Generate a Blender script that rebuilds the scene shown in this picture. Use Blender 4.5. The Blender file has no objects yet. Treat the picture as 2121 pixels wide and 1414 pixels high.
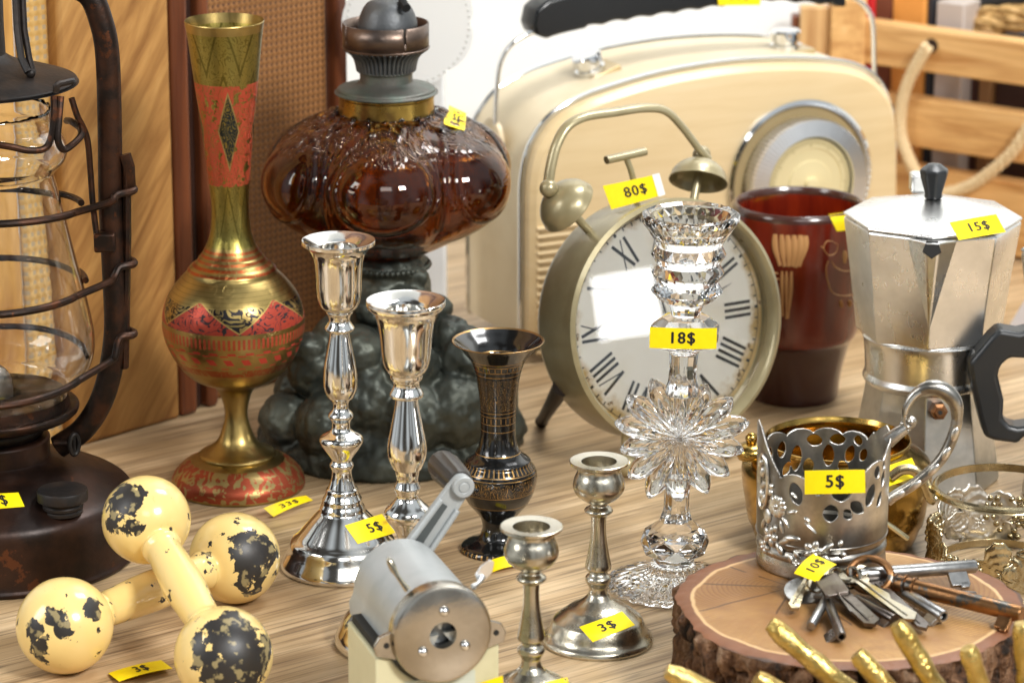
import bpy, bmesh, math, random
from math import sin, cos, pi, radians, sqrt, atan2
from mathutils import Vector, Matrix, noise
from mathutils.bvhtree import BVHTree

random.seed(7)
S = bpy.context.scene
COL = S.collection

# ------------------------------------------------------------------ camera
F = 7000.0; PCX, PCY = 1060.5, 707.0
PITCH = radians(16.4)
CAM = Vector((0, -1.85, 0.645))
cd = bpy.data.cameras.new('camera'); cam = bpy.data.objects.new('camera', cd); COL.objects.link(cam)
cam.location = CAM; cam.rotation_euler = (radians(90) - PITCH, 0, 0)
cd.sensor_width = 36; cd.lens = 36 * F / 2121.0
cd.clip_start = 0.05; cd.clip_end = 50
cd.dof.use_dof = True; cd.dof.focus_distance = 1.80; cd.dof.aperture_fstop = 11
cd.dof.aperture_blades = 8
S.camera = cam

# ------------------------------------------------------------------ room light
W = bpy.data.worlds.new('World'); S.world = W; W.use_nodes = True
wn = W.node_tree; wn.nodes.clear()
wo = wn.nodes.new('ShaderNodeOutputWorld'); wb = wn.nodes.new('ShaderNodeBackground')
tc = wn.nodes.new('ShaderNodeTexCoord'); nz = wn.nodes.new('ShaderNodeTexNoise')
mp = wn.nodes.new('ShaderNodeMapping'); mp.inputs['Scale'].default_value = (2.2, 2.2, .7)
nz.inputs['Scale'].default_value = 1.0; nz.inputs['Detail'].default_value = 0.5
rp = wn.nodes.new('ShaderNodeValToRGB')
rp.color_ramp.elements[0].position = .40; rp.color_ramp.elements[0].color = (.085, .08, .072, 1)
rp.color_ramp.elements[1].position = .58; rp.color_ramp.elements[1].color = (.88, .95, 1.0, 1)
wn.links.new(tc.outputs['Generated'], mp.inputs[0]); wn.links.new(mp.outputs[0], nz.inputs['Vector'])
wn.links.new(nz.outputs['Fac'], rp.inputs[0]); wn.links.new(rp.outputs[0], wb.inputs[0])
wn.links.new(wb.outputs[0], wo.inputs[0]); wb.inputs[1].default_value = 0.58

def area(name, loc, tgt, sx, sy, power, col=(1, 1, 1)):
    l = bpy.data.lights.new(name, 'AREA'); l.shape = 'RECTANGLE'; l.size = sx; l.size_y = sy
    l.energy = power; l.color = col
    o = bpy.data.objects.new(name, l); COL.objects.link(o); o.location = loc
    o.rotation_euler = (Vector(tgt) - Vector(loc)).to_track_quat('-Z', 'Y').to_euler()
    return o
area('key_softbox', (1.05, -1.55, 1.45), (0.0, .05, .08), .48, .40, 45, (1, .982, .95))
area('side_softbox', (-1.5, -.75, 1.0), (-.05, .0, .12), .5, .9, 13, (1, .99, .97))
area('wall_softbox', (.45, .30, 1.25), (.10, .69, .30), .5, .3, 10, (1, 1, 1))
area('low_side_softbox', (1.109, -.517, .097), (.064, .072, .104), .070, .068, .22, (1, .99, .97))
area('front_softbox', (.1, -2.6, 1.9), (0, 0, .1), .9, .6, 8, (1, .99, .97))
S.view_settings.view_transform = 'Standard'; S.view_settings.look = 'None'
S.view_settings.exposure = 0.12; S.view_settings.gamma = 1
S.view_settings.use_curve_mapping = False
S.render.engine = 'CYCLES'
S.cycles.use_denoising = True
S.cycles.max_bounces = 14; S.cycles.transmission_bounces = 14; S.cycles.glossy_bounces = 6
S.cycles.transparent_max_bounces = 12; S.cycles.sample_clamp_indirect = 6
S.cycles.caustics_refractive = True; S.cycles.caustics_reflective = False
S.cycles.blur_glossy = .6

# ------------------------------------------------------------------ pixel measures -> metres
FW = Vector((0, cos(PITCH), -sin(PITCH))); UP = Vector((0, sin(PITCH), cos(PITCH))); RT = Vector((1, 0, 0))
def ray(px, py): return (RT * ((px - PCX) / F) + UP * ((PCY - py) / F) + FW)
def at(px, py, z=0.0):
    d = ray(px, py); return CAM + d * ((z - CAM.z) / d.z)
def atY(px, py, Y):
    d = ray(px, py); return CAM + d * ((Y - CAM.y) / d.y)
def onp(px, py, P, n):
    d = ray(px, py); return CAM + d * ((P - CAM).dot(n) / d.dot(n))
def mpp(p): return (Vector(p) - CAM).dot(FW) / F          # metres per reference pixel
def V(*a): return Vector(a)

# ------------------------------------------------------------------ node helpers
class E:
    def __init__(s, T, v): s.T = T; s.v = v
    def _m(s, op, *o, clamp=False):
        n = s.T.nt.nodes.new('ShaderNodeMath'); n.operation = op; n.use_clamp = clamp
        for i, a in enumerate((s,) + o): s.T.plug(a, n.inputs[i])
        return E(s.T, n.outputs[0])
    def __add__(s, o): return s._m('ADD', o)
    __radd__ = __add__
    def __sub__(s, o): return s._m('SUBTRACT', o)
    def __rsub__(s, o): return E(s.T, o)._m('SUBTRACT', s)
    def __mul__(s, o): return s._m('MULTIPLY', o)
    __rmul__ = __mul__
    def __truediv__(s, o): return s._m('DIVIDE', o)
    def __lt__(s, o): return s._m('LESS_THAN', o)
    def __gt__(s, o): return s._m('GREATER_THAN', o)
    def abs(s): return s._m('ABSOLUTE')
    def fract(s): return s._m('FRACT')
    def sin(s): return s._m('SINE')
    def pow(s, o): return s._m('POWER', o)
    def max(s, o): return s._m('MAXIMUM', o)
    def min(s, o): return s._m('MINIMUM', o)
    def sqrt(s): return s._m('SQRT')
    def atan2(s, o): return s._m('ARCTAN2', o)
    def between(s, a, b): return (s > a) * (s < b)
    def tri(s): return (s.fract() - .5).abs() * 2      # 1 at integers, 0 at halves
    def smooth(s, a, b):
        n = s.T.nt.nodes.new('ShaderNodeMapRange'); n.interpolation_type = 'SMOOTHSTEP'
        s.T.plug(s, n.inputs[0]); s.T.plug(a, n.inputs[1]); s.T.plug(b, n.inputs[2])
        return E(s.T, n.outputs[0])

class Tr:
    def __init__(s, name):
        s.m = bpy.data.materials.new(name); s.m.use_nodes = True; s.nt = s.m.node_tree
        s.b = s.nt.nodes['Principled BSDF']; s.out = s.nt.nodes['Material Output']
    def plug(s, a, sock):
        if isinstance(a, E): a = a.v
        if isinstance(a, (int, float)):
            sock.default_value = a
        elif isinstance(a, (tuple, list)):
            if len(a) == 3 and sock.type == 'RGBA': a = (*a, 1)
            sock.default_value = a
        else: s.nt.links.new(a, sock)
    def set(s, **k):
        names = dict(col='Base Color', metal='Metallic', rough='Roughness', spec='Specular IOR Level', trans='Transmission Weight',
                     ior='IOR', coat='Coat Weight', coatr='Coat Roughness', normal='Normal', sss='Subsurface Weight', aniso='Anisotropic',
                     alpha='Alpha', emit='Emission Color', emits='Emission Strength', sheen='Sheen Weight')
        for a, v in k.items(): s.plug(v, s.b.inputs[names[a]])
        return s
    def obj(s): return E(s, s.nt.nodes.new('ShaderNodeTexCoord').outputs['Object'])
    def uv(s): return E(s, s.nt.nodes.new('ShaderNodeTexCoord').outputs['UV'])
    def sep(s, v):
        n = s.nt.nodes.new('ShaderNodeSeparateXYZ'); s.plug(v, n.inputs[0]); return [E(s, o) for o in n.outputs]
    def comb(s, x, y, z=0.0):
        n = s.nt.nodes.new('ShaderNodeCombineXYZ')
        for i, a in enumerate((x, y, z)): s.plug(a, n.inputs[i])
        return E(s, n.outputs[0])
    def map(s, v, sc=(1, 1, 1), rot=(0, 0, 0), loc=(0, 0, 0)):
        n = s.nt.nodes.new('ShaderNodeMapping'); s.plug(v, n.inputs[0]); n.inputs['Scale'].default_value = sc
        n.inputs['Rotation'].default_value = rot; n.inputs['Location'].default_value = loc; return E(s, n.outputs[0])
    def noise(s, v, scale, detail=2, rough=.5, dist=0):
        n = s.nt.nodes.new('ShaderNodeTexNoise'); s.plug(v, n.inputs['Vector']); n.inputs['Scale'].default_value = scale
        n.inputs['Detail'].default_value = detail; n.inputs['Roughness'].default_value = rough; n.inputs['Distortion'].default_value = dist
        return E(s, n.outputs['Fac'])
    def vor(s, v, scale, feature='F1', rnd=1.0):
        n = s.nt.nodes.new('ShaderNodeTexVoronoi'); n.feature = feature; s.plug(v, n.inputs['Vector'])
        n.inputs['Scale'].default_value = scale; n.inputs['Randomness'].default_value = rnd
        return E(s, n.outputs['Distance'])
    def ramp(s, f, els):
        n = s.nt.nodes.new('ShaderNodeValToRGB'); s.plug(f, n.inputs[0]); r = n.color_ramp
        while len(r.elements) < len(els): r.elements.new(.5)
        for e, (p, c) in zip(r.elements, els): e.position = p; e.color = (*c, 1) if len(c) == 3 else c
        return E(s, n.outputs[0])
    def mix(s, f, a, b):
        n = s.nt.nodes.new('ShaderNodeMix'); n.data_type = 'RGBA'; s.plug(f, n.inputs[0])
        s.plug(a, n.inputs[6]); s.plug(b, n.inputs[7]); return E(s, n.outputs[2])
    def bump(s, h, strength=.3, dist=.001):
        n = s.nt.nodes.new('ShaderNodeBump'); n.inputs['Strength'].default_value = strength; n.inputs['Distance'].default_value = dist
        s.plug(h, n.inputs['Height']); return E(s, n.outputs[0])

def simple(name, col, rough=.5, metal=0, **k):
    return Tr(name).set(col=col, rough=rough, metal=metal, **k).m

def worn(name, col, col2, rough=.3, rvar=.15, metal=1, scale=60, bump=.1, bscale=400, spots=None, lo=.4, hi=.65, **k):
    """metal or paint whose tone drifts between two colours, with uneven gloss and fine pits"""
    T = Tr(name); o = T.obj()
    n = T.noise(o, scale, 4, .6)
    c = T.mix(n.smooth(lo, hi), col, col2)
    if spots:
        sc, th, sp = spots
        c = T.mix(T.noise(o, sc, 5, .65).smooth(th, th + .04), c, sp)
    r = T.noise(o, scale * 2.3, 3, .6) * (rvar * 2) + (rough - rvar)
    T.set(col=c, rough=r, metal=metal, normal=T.bump(T.noise(o, bscale, 3), bump, .0005), **k)
    return T.m

# ------------------------------------------------------------------ mesh builder (world coordinates)
ORIG = {}
def ov(parent): return ORIG.get(parent.name, Vector((0, 0, 0))) if parent else Vector((0, 0, 0))

class MB:
    def __init__(s): s.bm = bmesh.new(); s.uv = s.bm.loops.layers.uv.new('UVMap')
    def quadgrid(s, rows, closed_u=False, uvs=None):
        """rows: list of lists of Vectors"""
        vs = [[s.bm.verts.new(p) for p in r] for r in rows]
        nu = len(rows[0])
        for j in range(len(rows) - 1):
            for i in range(nu if closed_u else nu - 1):
                a, b, c, d = vs[j][i], vs[j][(i + 1) % nu], vs[j + 1][(i + 1) % nu], vs[j + 1][i]
                try: f = s.bm.faces.new((a, b, c, d))
                except ValueError: continue
                if uvs:
                    for l, (uu, vv) in zip(f.loops, ((i, j), (i + 1, j), (i + 1, j + 1), (i, j + 1))):
                        l[s.uv].uv = (uu / (nu if closed_u else nu - 1), vv / (len(rows) - 1))
        return vs
    def lathe(s, prof, o=(0, 0, 0), seg=72, a0=0.0, rmod=None, lean=0.0, axis=None):
        """prof: [(r, h)] ; axis: optional (X,Y,Z) frame vectors, Z the axis"""
        o = Vector(o); X, Y, Z = axis or (V(1, 0, 0), V(0, 1, 0), V(0, 0, 1))
        rows = []
        for (r, h) in prof:
            row = []
            if r < 1e-6: row = [s.bm.verts.new(o + Z * h + V(lean * h, 0, 0))]
            else:
                for i in range(seg):
                    t = a0 + 2 * pi * i / seg
                    rr = rmod(t, r, h) if rmod else r
                    row.append(s.bm.verts.new(o + X * (rr * cos(t)) + Y * (rr * sin(t)) + Z * h + V(lean * h, 0, 0)))
            rows.append(row)
        n = len(rows)
        for j in range(n - 1):
            A, B = rows[j], rows[j + 1]
            for i in range(seg):
                k = (i + 1) % seg
                if len(A) == 1 and len(B) == 1: continue
                if len(A) == 1: vv = (A[0], B[k], B[i])
                elif len(B) == 1: vv = (A[i], A[k], B[0])
                else: vv = (A[i], A[k], B[k], B[i])
                try: f = s.bm.faces.new(vv)
                except ValueError: continue
                for l in f.loops:
                    jj = j if l.vert in A else j + 1
                    ii = i if (l.vert in (A[i] if len(A) > 1 else A[0], B[i] if len(B) > 1 else B[0])) else i + 1
                    l[s.uv].uv = (ii / seg, jj / max(1, n - 1))
        return s
    def cap(s, ring):
        try: s.bm.faces.new(ring)
        except ValueError: pass
    def tube(s, pts, r, seg=10, caps=True, closed=False, flat=None):
        pts = [Vector(p) for p in pts]; n = len(pts)
        rs = r if isinstance(r, (list, tuple)) else [r] * n
        rows = []; prev = None
        for i, p in enumerate(pts):
            if closed: t = pts[(i + 1) % n] - pts[i - 1]
            else: t = pts[min(i + 1, n - 1)] - pts[max(i - 1, 0)]
            if t.length < 1e-9: t = V(0, 0, 1)
            t.normalize()
            if prev is None:
                a = t.cross(V(0, 0, 1))
                if a.length < .1: a = t.cross(V(0, 1, 0))
                a.normalize()
            else:
                a = (prev - t * prev.dot(t)); a.normalize()
            prev = a; b = t.cross(a)
            k = flat or 1.0
            rows.append([s.bm.verts.new(p + (a * cos(2 * pi * j / seg) + b * (sin(2 * pi * j / seg) * k)) * rs[i]) for j in range(seg)])
        m = n if closed else n - 1
        for i in range(m):
            A, B = rows[i], rows[(i + 1) % n]
            for j in range(seg):
                s.bm.faces.new((A[j], A[(j + 1) % seg], B[(j + 1) % seg], B[j]))
        if caps and not closed: s.cap(rows[0][::-1]); s.cap(rows[-1])
        return s
    def box(s, c, size, X=V(1, 0, 0), Y=V(0, 1, 0), Z=V(0, 0, 1)):
        c = Vector(c); h = [q / 2 for q in size]
        v = [s.bm.verts.new(c + X * (a * h[0]) + Y * (b * h[1]) + Z * (d * h[2])) for a in (-1, 1) for b in (-1, 1) for d in (-1, 1)]
        for q in ((0, 1, 3, 2), (4, 6, 7, 5), (0, 4, 5, 1), (2, 3, 7, 6), (0, 2, 6, 4), (1, 5, 7, 3)):
            s.bm.faces.new([v[i] for i in q])
        return s
    def prism(s, poly, vec, hole=False):
        """poly: world points of the front outline, extruded by vec"""
        vec = Vector(vec)
        a = [s.bm.verts.new(Vector(p)) for p in poly]; b = [s.bm.verts.new(Vector(p) + vec) for p in poly]
        s.bm.faces.new(a); s.bm.faces.new(b[::-1])
        n = len(a)
        for i in range(n): s.bm.faces.new((a[i], b[i], b[(i + 1) % n], a[(i + 1) % n]))
        return s
    def ball(s, c, r, sc=(1, 1, 1), X=V(1, 0, 0), Y=V(0, 1, 0), Z=V(0, 0, 1), u=16, v=10):
        c = Vector(c); prof = []
        rows = []
        for j in range(v + 1):
            t = -pi / 2 + pi * j / v
            if j in (0, v): rows.append([s.bm.verts.new(c + Z * (r * sin(t) * sc[2]))])
            else: rows.append([s.bm.verts.new(c + X * (r * cos(t) * cos(2 * pi * i / u) * sc[0]) + Y * (r * cos(t) * sin(2 * pi * i / u) * sc[1]) + Z * (r * sin(t) * sc[2])) for i in range(u)])
        for j in range(v):
            A, B = rows[j], rows[j + 1]
            for i in range(u):
                k = (i + 1) % u
                if len(A) == 1: s.bm.faces.new((A[0], B[k], B[i]))
                elif len(B) == 1: s.bm.faces.new((A[i], A[k], B[0]))
                else: s.bm.faces.new((A[i], A[k], B[k], B[i]))
        return s
    def disp(s, fn):
        s.bm.normal_update()
        mv = [(v, v.normal * fn(v.co)) for v in s.bm.verts]
        for v, d in mv: v.co += d
        return s
    def bvh(s): s.bm.normal_update(); return BVHTree.FromBMesh(s.bm)
    def build(s, name, m, parent=None, sharp=32, bevel=0, solid=0, sub=0, flat=False):
        bmesh.ops.recalc_face_normals(s.bm, faces=s.bm.faces[:])
        o3 = ov(parent)
        if sharp and not flat:
            th = radians(sharp)
            for e in s.bm.edges:
                if len(e.link_faces) == 2 and e.calc_face_angle(0) > th: e.smooth = False
        for f in s.bm.faces: f.smooth = not flat
        for v in s.bm.verts: v.co -= o3
        me = bpy.data.meshes.new(name); s.bm.to_mesh(me); s.bm.free()
        ob = bpy.data.objects.new(name, me); COL.objects.link(ob)
        if m: me.materials.append(m)
        if parent: ob.parent = parent; ORIG[ob.name] = o3
        if solid:
            md = ob.modifiers.new('solid', 'SOLIDIFY'); md.thickness = solid; md.offset = 0
        if bevel:
            md = ob.modifiers.new('bevel', 'BEVEL'); md.width = bevel; md.segments = 3; md.limit_method = 'ANGLE'; md.angle_limit = radians(32)
            md.harden_normals = False
        if sub:
            md = ob.modifiers.new('sub', 'SUBSURF'); md.levels = sub; md.render_levels = sub
        return ob

def thing(name, loc, label, cat, group=None):
    o = bpy.data.objects.new(name, None); COL.objects.link(o); o.location = loc
    o.empty_display_size = .01
    ORIG[o.name] = Vector(loc); tagp(o, label, cat, group); return o
def tagp(o, label, cat, group=None):
    o['label'] = label; o['category'] = cat
    if group: o['group'] = group
    return o
def struct(o): o['kind'] = 'structure'; return o
def single(mb, name, m, loc, label, cat, group=None, **k):
    """a thing that is one mesh, origin at its base"""
    loc = Vector(loc)
    for v in mb.bm.verts: v.co -= loc
    ob = mb.build(name, m, None, **k); ob.location = loc; tagp(ob, label, cat, group); ORIG[ob.name] = loc
    return ob
def copy_tree(o, parent=None):
    c = o.copy(); COL.objects.link(c); c.parent = parent
    if o.name in ORIG: ORIG[c.name] = ORIG[o.name]
    for ch in list(o.children): copy_tree(ch, c)
    return c

def crom(pts, n=4):
    """Catmull-Rom through (a, b[, sharp]) points; sharp ones break the curve"""
    out = []; segs = []; cur = [pts[0]]
    for p in pts[1:]:
        cur.append(p)
        if len(p) > 2: segs.append(cur); cur = [p]
    if len(cur) > 1: segs.append(cur)
    for sg in segs:
        q = [Vector(p[:2]) for p in sg]
        for i in range(len(q) - 1):
            p0 = q[i - 1] if i else q[0] * 2 - q[1]; p1 = q[i]; p2 = q[i + 1]; p3 = q[i + 2] if i + 2 < len(q) else q[-1] * 2 - q[-2]
            for k in range(n):
                t = k / n
                out.append(.5 * ((2 * p1) + (p2 - p0) * t + (2 * p0 - 5 * p1 + 4 * p2 - p3) * t * t + (3 * p1 - p0 - 3 * p2 + p3) * t ** 3))
    out.append(Vector(segs[-1][-1][:2]))
    res = []
    for p in out:
        if not res or (p - res[-1]).length > 1e-7: res.append(p)
    return [(max(0, p.x), p.y) for p in res]
def crom3(pts, n=6, closed=False):
    q = [Vector(p) for p in pts]; out = []; m = len(q)
    for i in range(m if closed else m - 1):
        if closed: p0, p1, p2, p3 = q[i - 1], q[i], q[(i + 1) % m], q[(i + 2) % m]
        else:
            p1, p2 = q[i], q[i + 1]; p0 = q[i - 1] if i else p1 * 2 - p2; p3 = q[i + 2] if i + 2 < m else p2 * 2 - p1
        for k in range(n):
            t = k / n
            out.append(.5 * ((2 * p1) + (p2 - p0) * t + (2 * p0 - 5 * p1 + 4 * p2 - p3) * t * t + (3 * p1 - p0 - 3 * p2 + p3) * t ** 3))
    if not closed: out.append(q[-1])
    return out

def prof(B, cx, pts, n=4):
    """(y px, halfwidth px[, 1]) measured on a turned object standing at B -> smooth (r, h) in metres above B"""
    out = []
    for p in pts:
        P = atY(cx, p[0], B.y); r = p[1] * mpp(P)
        out.append((r, P.z - B.z) + ((1,) if len(p) > 2 else ()))
    return crom(out, n)
def hz(B, cx, y): return atY(cx, y, B.y).z - B.z

# ------------------------------------------------------------------ price tags
M_tag = Tr('yellow_label_paper'); _n = M_tag.noise(M_tag.obj(), 300, 2)
M_tag.set(col=M_tag.mix(_n, (.94, .70, .0), (1.0, .78, .01)), rough=.42, spec=.4); M_tag = M_tag.m
M_ink = simple('black_ink', (.008, .008, .008), .6)
M_white = simple('white_paper', (.82, .82, .80), .5)
def text_pts(txt, offset=.02):
    cu = bpy.data.curves.new('t', 'FONT'); cu.body = txt; cu.size = 1; cu.resolution_u = 4
    cu.space_character = 1.14
    o = bpy.data.objects.new('t', cu); COL.objects.link(o)
    dg = bpy.context.evaluated_depsgraph_get(); me = bpy.data.meshes.new_from_object(o.evaluated_get(dg))
    bpy.data.objects.remove(o); vs = [v.co.copy() for v in me.vertices]; fs = [tuple(p.vertices) for p in me.polygons]
    bpy.data.meshes.remove(me)
    x0, x1 = min(v.x for v in vs), max(v.x for v in vs); y0, y1 = min(v.y for v in vs), max(v.y for v in vs)
    H_ = y1 - y0; base_ = [((v.x - (x0 + x1) / 2) / H_, (v.y - (y0 + y1) / 2) / H_) for v in vs]; P = []; Fc = []
    for k, (dx, dy) in enumerate(((0, 0), (offset, 0), (-offset, 0), (0, offset * .7), (0, -offset * .7))):
        Fc += [tuple(i + len(P) for i in f) for f in fs]; P += [(x + dx, y + dy) for x, y in base_]
    return P, Fc
def tag(fm, txt, parent, th=.62, tx=0.0, aspect=2.7, offset=.028, white=0, label=None, top=None):
    """fm(u,v) -> (point, normal) for u,v in -.5.. .5 ; th text height as share of the height"""
    mb = MB(); NU, NV = 18, 6
    rows = []; rows2 = []
    for j in range(NV + 1):
        r = []; r2 = []
        for i in range(NU + 1):
            p, n = fm(i / NU - .5, j / NV - .5); r.append(p + n * .00025); r2.append(p + n * .00008)
        rows.append(r); rows2.append(r2)
    a = mb.quadgrid(rows); b = mb.quadgrid([q for q in rows2])
    for lst in ([(0, i) for i in range(NU + 1)] + [(j, NU) for j in range(1, NV + 1)] + [(NV, i) for i in range(NU - 1, -1, -1)] + [(j, 0) for j in range(NV - 1, 0, -1)],):
        for k in range(len(lst)):
            (j0, i0), (j1, i1) = lst[k], lst[(k + 1) % len(lst)]
            mb.bm.faces.new((a[j0][i0], a[j1][i1], b[j1][i1], b[j0][i0]))
    if top:
        t = single(mb, 'price_tag', M_tag, fm(0, 0)[0], top, 'price tag')
    else:
        t = mb.build('price_tag', M_tag, parent)
    if white:
        mw = MB(); rr = []
        for j in range(NV + 1):
            r = []
            for i in range(5):
                p, n = fm(.5 - white + (white + .01) * i / 4, (j / NV - .5) * 1.06); r.append(p + n * .0005)
            rr.append(r)
        mw.quadgrid(rr); mw.build('torn_edge', M_white, t)
    if txt:
        vs, fs = text_pts(txt, offset); mi = MB(); bv = []
        for q_, (x, y) in enumerate(vs):
            p, n = fm(tx + x * th / aspect, y * th); bv.append(mi.bm.verts.new(p + n * (.00045 + 5 * q_ // len(vs) * .000012)))
        for f in fs:
            try: mi.bm.faces.new([bv[i] for i in f])
            except ValueError: pass
        mi.build('printed_price', M_ink, t, flat=True)
    return t
def fm_quad(TL, TR, BR, BL, bend=0.0, bend2=0.0):
    TL, TR, BR, BL = map(Vector, (TL, TR, BR, BL))
    n = (TR - TL).cross(TL - BL).normalized()
    def f(u, v):
        s, t = u + .5, v + .5
        p = BL.lerp(BR, s).lerp(TL.lerp(TR, s), t)
        return p + n * (bend * (1 - 4 * u * u) + bend2 * sin(pi * 1.3 * s)), n
    return f
def fm_ray(tree, c):
    """glue the paper on a surface: corners as seen from the front, dropped on to the mesh"""
    TL, TR, BR, BL = [Vector(q) for q in c]; last = [None]
    def f(u, v):
        s, t = u + .5, v + .5
        q = BL.lerp(BR, s).lerp(TL.lerp(TR, s), t)
        d = ray(q.x, q.y).normalized(); h = tree.ray_cast(CAM, d)
        if h[0] is None:
            P, N = last[0]; k = (P - CAM).dot(N) / d.dot(N); return CAM + d * k, N
        N = h[1] if h[1].dot(d) < 0 else -h[1]; last[0] = (h[0], N); return h[0], N
    return f
def fm_cyl(C, R, c):
    TL, TR, BR, BL = [Vector(q) for q in c]
    def f(u, v):
        s, t = u + .5, v + .5
        q = BL.lerp(BR, s).lerp(TL.lerp(TR, s), t); d = ray(q.x, q.y)
        a = d.x ** 2 + d.y ** 2; ox, oy = CAM.x - C.x, CAM.y - C.y
        b = 2 * (ox * d.x + oy * d.y); cc = ox * ox + oy * oy - R * R
        k = (-b - sqrt(max(0, b * b - 4 * a * cc))) / (2 * a); P = CAM + d * k
        return P, V((P.x - C.x) / R, (P.y - C.y) / R, 0)
    return f

# ================================================================== SETTING
# table: oak laminate with the grain running up to the right
T = Tr('oak_laminate'); o = T.map(T.obj(), rot=(0, 0, radians(-37)))
st = T.map(o, sc=(1.3, 16, 1)); fine = T.map(o, sc=(5, 170, 1)); fine2 = T.map(o, sc=(9, 420, 1))
n1 = T.noise(st, 3.0, 5, .6, .8); n2 = T.noise(fine, 1.0, 4, .6, .3); n3 = T.noise(T.map(o, sc=(1.2, 30, 1)), 2.2, 4, .65, 1.2)
n4 = T.noise(fine2, 1.0, 3, .6)
base = T.ramp(n1, [(.36, (.40, .265, .135)), (.5, (.53, .37, .205)), (.62, (.66, .485, .29))])
base = T.mix(n2.smooth(.48, .68) * .7, base, (.24, .15, .075))
base = T.mix(n4.smooth(.5, .66) * .65, base, (.15, .09, .045))
base = T.mix(n3.smooth(.60, .68) * .6, base, (.16, .105, .065))
_, yb, _2 = T.sep(o); seam = ((yb / .088).fract() - .5).abs() > .4935
base = T.mix(seam * .7, base, (.12, .075, .045))
T.set(col=base, rough=n2 * .12 + .34, spec=.4, normal=T.bump(n2 + n4, .12, .0004)); M_table = T.m
mb = MB(); mb.box((-.15, -.12, -.0125), (1.9, 1.50, .025)); struct(mb.build('tabletop', M_table, bevel=.001))
M_wall = simple('white_wall_paint', (.84, .86, .85), .7)
mb = MB(); mb.box((0, .70, .5), (4, .02, 3)); struct(mb.build('wall', M_wall))
mb = MB(); mb.box((0, 0, -.76), (6, 6, .02)); struct(mb.build('floor', simple('grey_floor', (.35, .33, .30), .6)))

def wood(name, c1, c2, c3, rot=(0, 0, 0), sc=(1, 1, 1), rough=.5, k=1.0):
    T = Tr(name); o = T.map(T.map(T.obj(), rot=rot), sc=sc)
    a = T.noise(o, 6 * k, 4, .6, 1.0); b = T.noise(T.map(o, sc=(1, 1, 1)), 40 * k, 3, .6, .2)
    c = T.ramp(a, [(.3, c1), (.55, c2), (.75, c3)]); c = T.mix(b.smooth(.45, .8) * .35, c, c1)
    T.set(col=c, rough=rough, normal=T.bump(b, .15, .0005)); return T.m

# ---- folding screen at the back left
s0 = at(165, 925); s1 = at(385, 862); sd = (s1 - s0).normalized(); sn = V(sd.y, -sd.x, 0)      # runs away to the right; sn faces the camera side
def scr(px): 
    p = onp(px, 880, s0, sn); p.z = 0; return p
SC = thing('folding_screen', scr(400), 'wooden folding screen with pale board, brown post and woven cane panel behind the brass vase', 'room screen')
def sbox(name, xa, xb, th, m, z0=0, z1=.75, off=0.0, parent=SC, bev=.003):
    a, b = scr(xa), scr(xb); c = (a + b) / 2 - sn * (th / 2 + off); mb = MB()
    mb.box((c.x, c.y, (z0 + z1) / 2), ((b - a).length - .0006, th, z1 - z0), X=sd, Y=sn); return mb.build(name, m, parent, bevel=bev)
rz = -atan2(sd.y, sd.x)
M_pale = wood('pale_sawn_board', (.25, .105, .025), (.46, .23, .065), (.58, .33, .11), rot=(0, radians(62), 0), sc=(1.6, 1.6, 15), k=1.0)
M_honey = wood('honey_board', (.36, .15, .035), (.66, .36, .10), (.76, .44, .15), sc=(6, 6, 1))
M_brown = wood('red_brown_post', (.09, .025, .010), (.17, .050, .018), (.22, .07, .028), sc=(9, 9, 1), rough=.35)
M_dark = wood('dark_post', (.016, .006, .004), (.03, .011, .007), (.05, .02, .01), sc=(9, 9, 1), rough=.4)
sbox('board', -120, 88, .012, M_honey, off=.010)
sbox('board', 152, 376, .016, M_pale)
sbox('post', 378, 414, .026, M_brown)
sbox('post', 416, 436, .016, M_dark, off=.006)
sbox('post', 438, 462, .022, M_brown, off=.002)
def cane(name, c1, c2, gap, s):
    T = Tr(name); o = T.map(T.obj(), rot=(0, 0, rz)); x, y, z = T.sep(o)
    u = (x * s + T.noise(o, 30, 2) * .25); w = z * s
    a = (u * (2 * pi)).sin(); b = (w * (2 * pi)).sin()
    hole = (a > .15) * (b > .15)
    st = (u.tri() * .5 + w.tri() * .5)
    c = T.mix(st.smooth(.2, .8), c1, c2); c = T.mix(T.noise(o, 8, 3).smooth(.35, .65) * .5, c, c1)
    c = T.mix(hole, c, gap); T.set(col=c, rough=.6, normal=T.bump(st, .5, .001)); return T.m
M_cane = cane('woven_cane', (.20, .082, .020), (.36, .165, .055), (.09, .034, .01), 230)
M_canel = cane('pale_cane', (.58, .33, .09), (.74, .48, .18), (.44, .33, .20), 170)
sbox('cane_panel', 88, 152, .006, M_canel, off=.008)
sbox('cane_panel', 462, 716, .006, M_cane, off=.012)
sbox('cross_rail', 462, 716, .004, M_brown, z0=.165, z1=.185, off=.0135)
sbox('stile', 718, 742, .014, M_brown, off=.004)

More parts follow.
